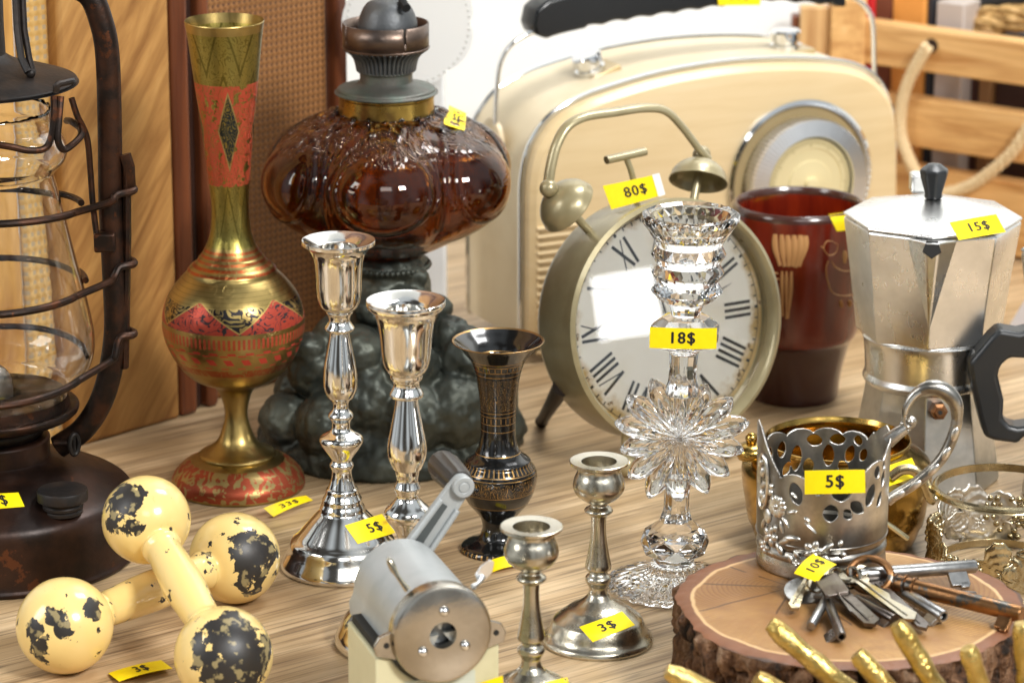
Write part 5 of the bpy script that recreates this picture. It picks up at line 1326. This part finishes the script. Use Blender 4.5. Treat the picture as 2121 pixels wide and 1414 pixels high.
# ================================================================== KEYS on the slice
M_steel = worn('dull_steel_key', (.40, .40, .39), (.26, .26, .26), rough=.34, rvar=.08, scale=60, bump=.3, bscale=350)
M_dsteel = worn('dark_steel_key', (.20, .185, .17), (.12, .10, .09), rough=.30, rvar=.08, scale=60, bump=.25)
M_bronzek = worn('worn_bronze_key', (.34, .17, .075), (.24, .12, .05), rough=.34, scale=50, bump=.35, spots=(65, .57, (.10, .095, .085)))
M_gk = worn('yellow_steel_key', (.50, .45, .34), (.36, .33, .27), rough=.18, scale=50, bump=.1)
M_zinc = worn('zinc_white_key', (.62, .58, .46), (.45, .40, .28), rough=.3, scale=90, bump=.3)
KEYG = 'bunch of old keys'
def kp3(p, h): return at(p[0], p[1], ZS + h)
def lever(p0, p1, h0, h1, rpx, m, label, bit=(.82, .93, 34, 1), bow=None, hollow=False, collars=()):
    A, B_ = kp3(p0, h0), kp3(p1, h1); d = (B_ - A).normalized(); side = d.cross(V(0, 0, 1)).normalized(); r = rpx * mpp(A); L = (B_ - A).length
    t = thing('key', A * .5 + B_ * .5, label, 'key', KEYG); t_up = side.cross(d)
    mb = MB(); mb.tube([A, A.lerp(B_, .5), B_ - d * r * .25, B_], [r, r, r, r * .86], 20, caps=not hollow)
    if hollow:
        mb.tube([B_, B_ - d * .006], [r * .62, r * .60], 20, caps=False); mb.tube([B_, B_ - d * .0001], [r * .86, r * .62], 20, caps=False)
    for c_, k in collars: mb.tube([A.lerp(B_, c_ - .012), A.lerp(B_, c_ - .006), A.lerp(B_, c_ + .006), A.lerp(B_, c_ + .012)], [r, r * k, r * k, r], 20, caps=False)
    mb.build('shank', m, t)
    if bit:
        a, b, hpx, sg = bit; w = hpx * mpp(A); mb = MB(); dn = (side * sg * .75 + V(0, 0, -.65)).normalized() if sg else V(0, 0, -1)
        c_ = A.lerp(B_, (a + b) / 2); l_ = L * (b - a)
        mb.box(c_ + dn * (w * .5), (l_, r * .8, w), X=d, Y=d.cross(dn), Z=dn); mb.box(c_ + dn * (w * .98) + d * l_ * .2, (l_ * .45, r * .8, w * .3), X=d, Y=d.cross(dn), Z=dn)
        mb.build('bit', m, t, bevel=.0003)
    if bow:
        (bp, R_, th, nrm) = bow; C = kp3(bp, h0 + .003); R2 = R_ * mpp(A); X = d; Y = nrm.cross(X).normalized(); X = Y.cross(nrm)
        mb = MB(); mb.tube([C + X * R2 * cos(q) + Y * R2 * .8 * sin(q) for q in [2 * pi * i / 36 for i in range(36)]], th * mpp(A), 10, closed=True); mb.build('bow', m, t)
    return t
def flat_key(p0, p1, h0, h1, bowr, w, m, label, shape='disc', nrm=V(.1, -.45, .88), teeth=True, bs=(1.2, 1.0)):
    A, B_ = kp3(p0, h0), kp3(p1, h1); d = (B_ - A).normalized(); nrm = (nrm - d * nrm.dot(d)).normalized(); s_ = nrm.cross(d); R2 = bowr * mpp(A); w2 = w * mpp(A) / 2
    t = thing('key', A, label, 'key', KEYG); th = .0019; poly = []
    if shape == 'disc': poly = [A + d * (R2 * cos(q)) + s_ * (R2 * bs[0] * sin(q)) for q in [2 * pi * i / 32 for i in range(32)]]
    else:
        for (a, b) in ((-1, -.85), (-.85, -1), (.85, -1), (1, -.85), (1, .85), (.85, 1), (-.85, 1), (-1, .85)): poly.append(A + d * (R2 * bs[1] * a) + s_ * (R2 * bs[0] * b))
    mb = MB(); mb.prism([p + nrm * th / 2 for p in poly], -nrm * th); mb.build('bow', m, t, bevel=.0004)
    L = (B_ - A).length; x0 = R2 * .8; pl = [A + d * x0 - s_ * w2, A + d * (L * .93) - s_ * w2, B_ - s_ * w2 * .1]
    n_ = 9
    for k in range(n_ + 1):
        f = 1 - k / n_; xx = L * .93 * f + x0 * 1.4 * (1 - f); cut = (.35 + .5 * ((k * 7) % 4) / 3) if teeth and 0 < k < n_ else 1
        pl.append(A + d * xx + s_ * w2 * cut)
    pl.append(A + d * x0 + s_ * w2)
    mb = MB(); mb.prism([p + nrm * th * .5 for p in pl], -nrm * th); mb.build('blade', m, t, sharp=30)
    mb = MB(); mb.tube([A + d * (x0 * 1.1) + nrm * th * .55 - s_ * w2 * .3, A + d * (L * .9) + nrm * th * .55 - s_ * w2 * .3], w2 * .16, 6); mb.build('groove_rib', m, t)
    return t
lever((1780, 1190), (2021, 1172), .012, .010, 14.5, M_steel, 'thick grey steel key pointing right, highest of the bunch', bit=(.74, .90, 44, 1), collars=((.06, 1.15),))
lever((1843, 1203), (2117, 1272), .010, .0075, 18, M_bronzek, 'large brown bronze key with a ring bow and dark blotches', bit=(.85, .95, 44, 1), bow=((1803, 1190), 44, 8.5, V(-.25, -.72, .62).normalized()), collars=((.05, 1.15), (.12, 1.25), (.19, 1.2)))
lever((1850, 1212), (1955, 1276), .0065, .005, 13, M_steel, 'hollow grey steel key under the bronze key', bit=(.78, .96, 30, 1), hollow=True)
lever((1775, 1240), (1852, 1282), .004, .0035, 11, M_dsteel, 'dark steel key lying low in the middle of the bunch', bit=(.78, .97, 30, 1))
lever((1712, 1238), (1743, 1318), .0065, .0042, 10.5, M_dsteel, 'short hollow brown key whose bit points left, lowest of the bunch', bit=(.72, .92, 34, 1), hollow=True)
lever((1722, 1222), (1680, 1296), .0075, .0035, 10, M_steel, 'short grey key pointing down left from the square bow', bit=(.45, .85, 18, 1))
lever((1930, 1225), (2022, 1232), .003, .002, 8, M_dsteel, 'small dark key half hidden under the bronze key', bit=(.82, .98, 16, -1))
flat_key((1768, 1190), (1896, 1284), .012, .006, 30, 30, M_gk, 'flat golden steel key with round bow in the middle of the bunch', nrm=V(.2, -.75, .6))
flat_key((1806, 1202), (1920, 1303), .009, .004, 26, 26, M_dsteel, 'flat dark key behind the golden one', nrm=V(.25, -.75, .6), teeth=False)
flat_key((1722, 1212), (1764, 1270), .013, .008, 34, 4, M_dsteel, 'flat key with a rectangular stamped bow', shape='rect', nrm=V(.15, -.80, .55), bs=(.78, 1.15), teeth=False)
flat_key((1730, 1218), (1812, 1294), .006, .003, 22, 34, M_dsteel, 'wide flat blade key pointing down right below the square bow', nrm=V(.1, -.6, .8), teeth=False)
ky = flat_key((1692, 1178), (1640, 1262), .011, .004, 30, 24, M_zinc, 'flat whitish key with the 10$ tag wrapped round its bow', nrm=V(-.1, -.75, .65))
fk = thing('key', kp3((1662, 1228), .003), 'dull flat key with a round bow under the tagged key', 'key', KEYG)
mb = MB()
C = kp3((1664, 1225), .003); mb.lathe([(.0028, -.001), (.0095, -.001), (.0098, 0), (.0095, .001), (.0028, .001), (.0028, -.001)], C, 40, axis=(V(1, 0, 0), V(0, .93, .36), V(0, -.36, .93))); mb.build('bow', M_steel, fk)
mb = MB(); mb.box(C + V(.013, -.006, -.0005), (.016, .006, .0016), X=V(.9, -.43, 0).normalized(), Y=V(.43, .9, 0).normalized()); mb.build('blade', M_steel, fk)
kr = MB()
for (c_, R_, nn_, hh2) in (((1742, 1192), 24, V(.25, -.15, .95), .012), ((1765, 1196), 22, V(-.7, -.6, .35), .011), ((1690, 1206), 20, V(.2, -.9, .3), .010)):
    C = kp3(c_, hh2); nn_ = nn_.normalized(); X = nn_.cross(V(0, 0, 1)); X = X.normalized() if X.length > .1 else V(1, 0, 0); Y = nn_.cross(X); R2 = R_ * mpp(C)
    for k in (0, 1): kr.tube([C + nn_ * (.0008 * k) + X * R2 * cos(q) + Y * R2 * sin(q) for q in [2 * pi * i / 36 for i in range(36)]], .00065, 8, closed=True)
single(kr, 'key_ring', M_gk, kp3((1742, 1192), .008), 'linked steel split rings that hold the keys together', 'key ring')
kq = [kp3((1644, 1188), .0145), kp3((1684, 1148), .020), kp3((1732, 1170), .0175), kp3((1692, 1207), .0125)]
kq = [p + V(0, -.002, .001) for p in (kq[0], kq[1], kq[2], kq[3])]
tag(fm_quad(kq[1] - V(.0, 0, 0), kq[2], kq[3], kq[0], bend=.0008) if False else fm_quad(kq[0], kq[1], kq[2], kq[3], bend=.0015), '10$', ky, th=.42, aspect=1.3, tx=.05)

# ================================================================== GOLD ROD BOWL
T = Tr('gold_leaf'); oo = T.obj(); n = T.noise(oo, 120, 4, .65); fl_ = T.noise(oo, 420, 3)
T.set(col=T.mix(n.smooth(.35, .7), (.64, .47, .16), (.47, .32, .085)), metal=.9, rough=n * .2 + .20, normal=T.bump(n + fl_ * .8, .75, .0012)); M_gold = T.m
GC = at(2150, 1640, .008)
GR = thing('gold_rod_bowl', V(GC.x, GC.y, 0), 'gold leafed bowl of radiating rods in the lower right corner', 'bowl')
rods = [((1594, 1290), .074, 23), ((1774, 1352), .070, 22), ((1858, 1290), .084, 23), ((2004, 1340), .082, 22), ((2118, 1290), .090, 22), ((1380, 1388), .066, 22), ((1566, 1402), .060, 22), ((1700, 1440), .058, 22), ((2250, 1300), .09, 22), ((2330, 1350), .09, 22)]
for (p, h, w) in rods:
    A = at(p[0], p[1], h); B_ = GC; mb = MB(); r = w * mpp(A); d = (B_ - A).normalized(); n_ = 40
    P = [A + d * (i / n_ * (B_ - A).length) + V(0, 0, -.010 * sin(pi * i / n_)) for i in range(n_ + 1)]
    P[0] = A
    rad_ = [r * (.72 if i == 0 else .95 if i == 1 else 1) * (1 - .25 * i / n_) * (1 + .04 * sin(i * 1.3 + p[0])) for i in range(n_ + 1)]
    mb.tube(P, rad_, 16); 
    for v in mb.bm.verts: v.co += Vector([noise.noise(v.co * 110 + Vector((k * 9, 0, 0))) * .0006 for k in range(3)])
    mb.build('rod', M_gold, GR, sharp=45)
mb = MB(); mb.lathe([(0, 0), (.03, 0), (.032, .004), (.02, .012), (0, .014)], V(GC.x, GC.y, 0), 48); mb.build('foot', M_gold, GR)

# ================================================================== DUMBBELLS
def chip_paint(name, org, patches, seed):
    T = Tr(name); oo = T.obj(); w = T.noise(oo, 75, 5, .62, .3); big = T.noise(T.map(oo, loc=(seed, 0, 0)), 26, 2)
    m = (T.noise(T.map(oo, loc=(seed, seed, 0)), 80, 4, .6) > .645)
    x, y, z = T.sep(oo)
    for (p, rad_, amt) in patches:
        q = p - org; dx, dy, dz = x - q.x, y - q.y, z - q.z
        dist = (dx * dx + dy * dy + dz * dz).sqrt()
        m = m.max(((w - .5) * 2.0 + .5 + (1 - dist / rad_) * .40 * amt).min((1 - dist / (rad_ * 1.15)) * 30) > .64)
    fleck = T.noise(T.map(oo, loc=(0, seed, 2)), 170, 3, .5).smooth(.54, .62) * .8
    dark = T.mix(fleck, T.mix(T.noise(oo, 150, 3), (.030, .022, .017), (.018, .020, .022)), (.35, .28, .13))
    crz = T.noise(oo, 35, 4, .65).smooth(.55, .8)
    c = T.mix(crz * .35, (.86, .63, .24), (.75, .52, .16)); c = T.mix((T.noise(oo, 160, 4, .7) > .68) * .25, c, (.45, .28, .10))
    c = T.mix(m, c, dark)
    T.set(col=c, rough=m * .22 + .20 + crz * .1, coat=(1 - m) * .3, coatr=.08, normal=T.bump(m * -1.0 + T.noise(oo, 60, 3) * .6, .55, .0008)); return T.m
def ball_hit(C, R, px, py):
    d = ray(px, py).normalized(); oc = CAM - C; b = oc.dot(d); c_ = oc.dot(oc) - R * R; k = b * b - c_
    return CAM + d * (-b - sqrt(max(0, k)))
def dumbbell(Ca, Ra, Cb, Rb, m_f, label, rb=.0096, rm_=.0108):
    base_ = (Ca + Cb) / 2; base_ = V(base_.x, base_.y, 0)
    d = (Cb - Ca); L = d.length; d.normalize(); X = d.cross(V(0, 0, 1)).normalized(); Y = d.cross(X)
    pr = []
    for i in range(15): a = pi - (pi - .42) * i / 14; pr.append((Ra * sin(a), Ra * cos(a)))
    pr += [(rb * 1.10, Ra * 1.02), (rb * .97, Ra * 1.18), (rb, Ra * 1.5), (rm_, L * .5), (rb, L - Rb * 1.5), (rb * .97, L - Rb * 1.18), (rb * 1.10, L - Rb * 1.02)]
    for i in range(15): a = pi - .42 - (pi - .42) * i / 14; pr.append((Rb * sin(a), L + Rb * cos(a)))
    pr[0] = (0, -Ra); pr[-1] = (0, L + Rb)
    mb = MB(); mb.lathe(crom(pr, 3), Ca, 96, axis=(X, Y, d))
    for v in mb.bm.verts: v.co += (v.co - Ca).normalized() * .0003 * noise.noise(v.co * 60)
    return single(mb, 'dumbbell', m_f(base_), base_, label, 'dumbbell', 'chipped yellow dumbbells', sharp=0)
R1_ = .0245
A1 = at(134, 1295, R1_); B1 = at(486, 1155, R1_); A2 = at(303, 1076, .062); B2 = at(463, 1357, R1_)
R2_ = 92 * mpp(A2)
f1 = lambda o_: chip_paint('chipped_yellow_enamel', o_, [(ball_hit(B1, R1_, 530, 1150), .022, 1.25), (ball_hit(A1, R1_, 66, 1310), .007, 1.2), (ball_hit(A1, R1_, 84, 1345), .009, 1.2), (ball_hit(A1, R1_, 112, 1268), .006, .9), (ball_hit(A1, R1_, 134, 1302), .005, .9), (ball_hit(A1, R1_, 190, 1255), .007, 1.0)], 3.1)
f2 = lambda o_: chip_paint('chipped_yellow_enamel', o_, [(ball_hit(A2, R2_, 250, 1030), .015, 1.5), (ball_hit(A2, R2_, 240, 1075), .010, 1.2), (ball_hit(A2, R2_, 272, 1080), .007, .9), (ball_hit(B2, R1_, 490, 1345), .025, 1.6), (ball_hit(B2, R1_, 420, 1350), .012, 1.0)], 7.7)
dumbbell(A1, R1_, B1, R1_, f1, 'chipped yellow dumbbell lying flat on the table underneath the other one')
dumbbell(A2, R2_, B2, R1_, f2, 'chipped yellow dumbbell leaning across the other one, with one ball raised')
tgq = fm_quad(at(224, 1394, .0008), at(334, 1367, .0008), at(357, 1384, .003), at(247, 1411, .003), bend=.0008)
tag(tgq, '3$', None, th=.62, aspect=3.2, tx=.02, top='yellow 3$ price tag on the table in front of the dumbbells')

# ================================================================== PENCIL SHARPENER
FC = at(912, 1308, .066); ra_ = V(-.0206, .0630, 0).normalized(); rr_ = V(ra_.y, -ra_.x, 0); LZ = .066; U_ = V(0, 0, 1)
k_ = mpp(FC)
Rf_ = 108 * k_
PS = thing('pencil_sharpener', V(FC.x, FC.y, 0) + ra_ * .03, 'old grey crank pencil sharpener with a round metal face on a cream box', 'pencil sharpener')
M_grey = worn('grey_enamel', (.43, .45, .45), (.36, .385, .385), rough=.38, rvar=.06, metal=.15, scale=30, bump=.08, spots=(80, .69, (.20, .17, .14)))
M_face = worn('worn_nickel_face', (.50, .47, .42), (.40, .37, .32), rough=.22, rvar=.07, scale=35, bump=.15, spots=(40, .68, (.42, .38, .32)))
M_crm = worn('yellowed_cream_plastic', (.66, .62, .40), (.58, .54, .33), rough=.42, rvar=.05, metal=0, scale=20, bump=.05)
axs = (rr_, U_, -ra_)
Rc = Rf_ * .93
# drum with flat flanges
mb = MB(); sec = []
for i in range(61):
    t = radians(-38 + (256 * i / 60)); sec.append((Rc * cos(t), Rc * sin(t)))
sec = [(Rc * 1.10, -Rc * .60), (Rc * 1.12, -Rc * .30), (Rc * 1.03, -Rc * .12)] + [(Rc * cos(t), Rc * sin(t)) for t in [radians(4 + 172 * i / 50) for i in range(51)]] + [(-Rc * 1.03, -Rc * .12), (-Rc * 1.12, -Rc * .30), (-Rc * 1.10, -Rc * .60)]
mb.prism([FC + ra_ * .004 + rr_ * a + U_ * b for a, b in sec], ra_ * LZ); mb.build('drum_cover', M_grey, PS, bevel=.0012, sharp=40)
mb = MB(); mb.lathe([(0, LZ + .006), (Rc * .82, LZ + .006), (Rc * .94, LZ + .003), (Rc * .96, LZ), (0, LZ)], FC, 72, axis=(rr_, U_, ra_)); mb.build('rear_cap', M_grey, PS)
# gap ring and face plate
mb = MB(); mb.lathe([(Rc * .90, -.006), (Rf_ * .99, -.0045), (Rf_ * .99, .000), (Rc * .9, .000), (Rc * .90, -.006)], FC, 96, axis=axs); mb.build('backing_ring', M_face, PS)
mb = MB(); hole = Rf_ * .27
mb.lathe([(hole, .0), (hole, .0048), (Rf_ * .90, .0050), (Rf_ * .97, .0042), (Rf_ * 1.0, .0020), (Rf_ * 1.0, -.0002), (hole, 0)], FC, 120, axis=axs); mb.build('face_plate', M_face, PS)
mb = MB(); mb.lathe([(hole * 1.01, .0030), (hole * 1.01, -.012), (0, -.012)], FC, 40, axis=axs); mb.build('pencil_hole', M_ink, PS)
mb = MB()
for a in (90, 210, 330):
    t = radians(a + 8); c_ = FC - ra_ * .0008; e_ = rr_ * cos(t) + U_ * sin(t); f_ = -rr_ * sin(t) + U_ * cos(t)
    mb.prism([c_ + e_ * hole * 1.0 - f_ * hole * .42, c_ + e_ * hole * 1.0 + f_ * hole * .42, c_ + e_ * hole * .22], ra_ * .003)
mb.build('gripper_jaws', simple('worn_steel_jaw', (.50, .52, .50), .4, .6), PS)
for a in (88, 214, 330):
    t = radians(a); c_ = FC + (rr_ * cos(t) + U_ * sin(t)) * Rf_ * .50 - ra_ * .0050
    mb = MB(); mb.lathe([(.0024, 0), (.0024, .0008), (.0018, .0018), (.0009, .0023), (0, .0024)], c_, 24, axis=axs); mb.build('rivet', M_chrome, PS)
for sg in (-1, 1):
    c_ = FC + rr_ * (sg * Rf_ * 1.10) - U_ * .0035 - ra_ * .0005; mb = MB()
    pl = [(-.006 * sg, .008), (.003 * sg, .0045), (.0055 * sg, 0), (.0045 * sg, -.005), (-.006 * sg, -.008)]
    mb.prism([c_ + rr_ * a + U_ * b for a, b in pl], ra_ * .002); e0 = mb.build('ear', M_face, PS, bevel=.0004)
    mb = MB(); mb.lathe([(0, 0.0003), (.0014, .0003)], c_ + rr_ * .0005, 16, axis=axs); mb.build('screw_hole', M_ink, e0)
# front levers
def lev(px0, py0, px1, py1, name):
    a = onp(px0, py0, FC + ra_ * .004, ra_); b = onp(px1, py1, FC + ra_ * .012, ra_)
    mb = MB(); m_ = a.lerp(b, .55) + V(0, -.002, 0); mb.tube(crom3([a, m_, b], 6), [.0017, .0016, .0015, .0013, .0012, .0011, .0011, .0011, .0012, .0013, .0014, .0015, .0016], 10)
    return mb, b
mb, b = lev(845, 1222, 812, 1172, 'l'); mb.ball(b, 1, (.0018, .0018, .0048), Z=V(-.35, .1, .75).normalized(), X=V(.9, 0, .4).normalized(), Y=V(0, 1, 0)); mb.build('left_lever', M_gk, PS)
mb, b = lev(980, 1215, 1000, 1195, 'r'); 
pl = [(985, 1190), (998, 1170), (1015, 1158), (1024, 1164), (1020, 1185), (1005, 1202), (990, 1206)]
mb.prism([onp(x_, y_, FC + ra_ * .012, ra_) for x_, y_ in pl], ra_ * .0012); mb.build('right_lever', M_chrome_r, PS, bevel=.0003)
# crank at the back
BKc = FC + ra_ * (LZ + .008)
def bk(px, py, o_=0): return onp(px, py, BKc + ra_ * o_, ra_)
tip = bk(957, 1005); hub = BKc + U_ * .0; ad = (tip - hub).normalized(); aw = ad.cross(ra_).normalized(); La = (tip - hub).length; ww = 27 * mpp(tip)
mb = MB()
def ap(s_, w_): return hub + ad * s_ + aw * w_
outl = [ap(0, -ww * 1.15), ap(La * .6, -ww * 1.02), ap(La, -ww * .85)] + [tip + ad * (ww * .85 * cos(q)) + aw * (ww * .85 * sin(q)) for q in [radians(-70 + 14 * i) for i in range(11)]] + [ap(La, ww * .85), ap(La * .6, ww * 1.02), ap(0, ww * 1.15)]
mb.prism(outl, ra_ * .0035)
# raised flanges round a sunken channel
for sg in (-1, 1):
    a, b = ap(0, sg * ww * 1.0), ap(La * .80, sg * ww * .82); mb.tube([a - ra_ * .001, b - ra_ * .001], .0016, 8)
mb.lathe([(0, 0), (ww * .86, 0), (ww * .86, .0030), (ww * .80, .0036), (ww * .45, .0036), (ww * .42, .0030), (ww * .40, .0038), (0, .0040)], tip, 36, axis=(aw, ad, -ra_))
mb.build('crank_arm', M_grey, PS, bevel=.0006)
mb = MB(); mb.prism([ap(La * .20, -ww * .1), ap(La * .78, ww * .05), ap(La * .78, ww * .62), ap(La * .20, ww * .72)], -ra_ * .0008); mb.build('crank_slot', simple('slot_shadow_grey', (.07, .08, .08), .6), PS)
kd = (bk(915, 962, .030) - tip).normalized()
mb = MB(); ka = tip + ra_ * .0035; kb_ = ka + ra_ * .034 + U_ * 0
Xk = ra_.cross(U_).normalized()
mb.lathe([(0, .003), (.0062, .003), (.0068, .006), (.0078, .030), (.0074, .034), (0, .035)], tip, 48, rmod=lambda t, r, h: r * (1 + .07 * sin(12 * t)) if .004 < h < .033 and r > .004 else r, axis=(rr_, U_, ra_))
mb.build('crank_knob', simple('ribbed_dark_plastic', (.035, .030, .026), .35), PS)
# box
bw0, bw1 = -138 * k_, 130 * k_; zt2 = FC.z - 40 * k_ / cos(radians(21)); bo_ = FC + ra_ * .0015
poly = [(bw0, 0), (bw0, zt2), (bw0 + .004, zt2)]
for i in range(31):
    t = radians(200 + 140 * i / 30); q = (Rf_ * 1.06 * cos(t), FC.z + Rf_ * 1.06 * sin(t))
    if q[1] < zt2 and bw0 + .004 < q[0] < bw1 - .004: poly.append(q)
poly += [(bw1 - .004, zt2), (bw1, zt2), (bw1, 0)]
mb = MB(); mb.prism([V(bo_.x, bo_.y, 0) + rr_ * a + U_ * b for a, b in poly], ra_ * .050); mb.build('box', M_crm, PS, bevel=.0012, sharp=40)
mb = MB(); c_ = V(bo_.x, bo_.y, 0) - ra_ * .0004
mb.prism([c_ + rr_ * a + U_ * b for a, b in ((bw0 + .014, .002), (bw0 + .014, zt2 - .014), (bw1 - .012, zt2 - .012), (bw1 - .012, .002))], ra_ * .001)
mb.build('front_panel', simple('pale_grey_panel', (.58, .62, .52), .45), PS)
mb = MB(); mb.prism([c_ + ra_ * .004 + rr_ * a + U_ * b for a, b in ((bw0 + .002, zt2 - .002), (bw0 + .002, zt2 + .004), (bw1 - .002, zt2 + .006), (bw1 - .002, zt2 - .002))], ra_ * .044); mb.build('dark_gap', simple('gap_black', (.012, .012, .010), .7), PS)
fp = c_ - ra_ * .0012
tgq = fm_quad(onp(985, 1416, fp, ra_), onp(1041, 1398, fp, ra_), onp(1044, 1440, fp, ra_), onp(990, 1458, fp, ra_))
tag(tgq, None, PS)
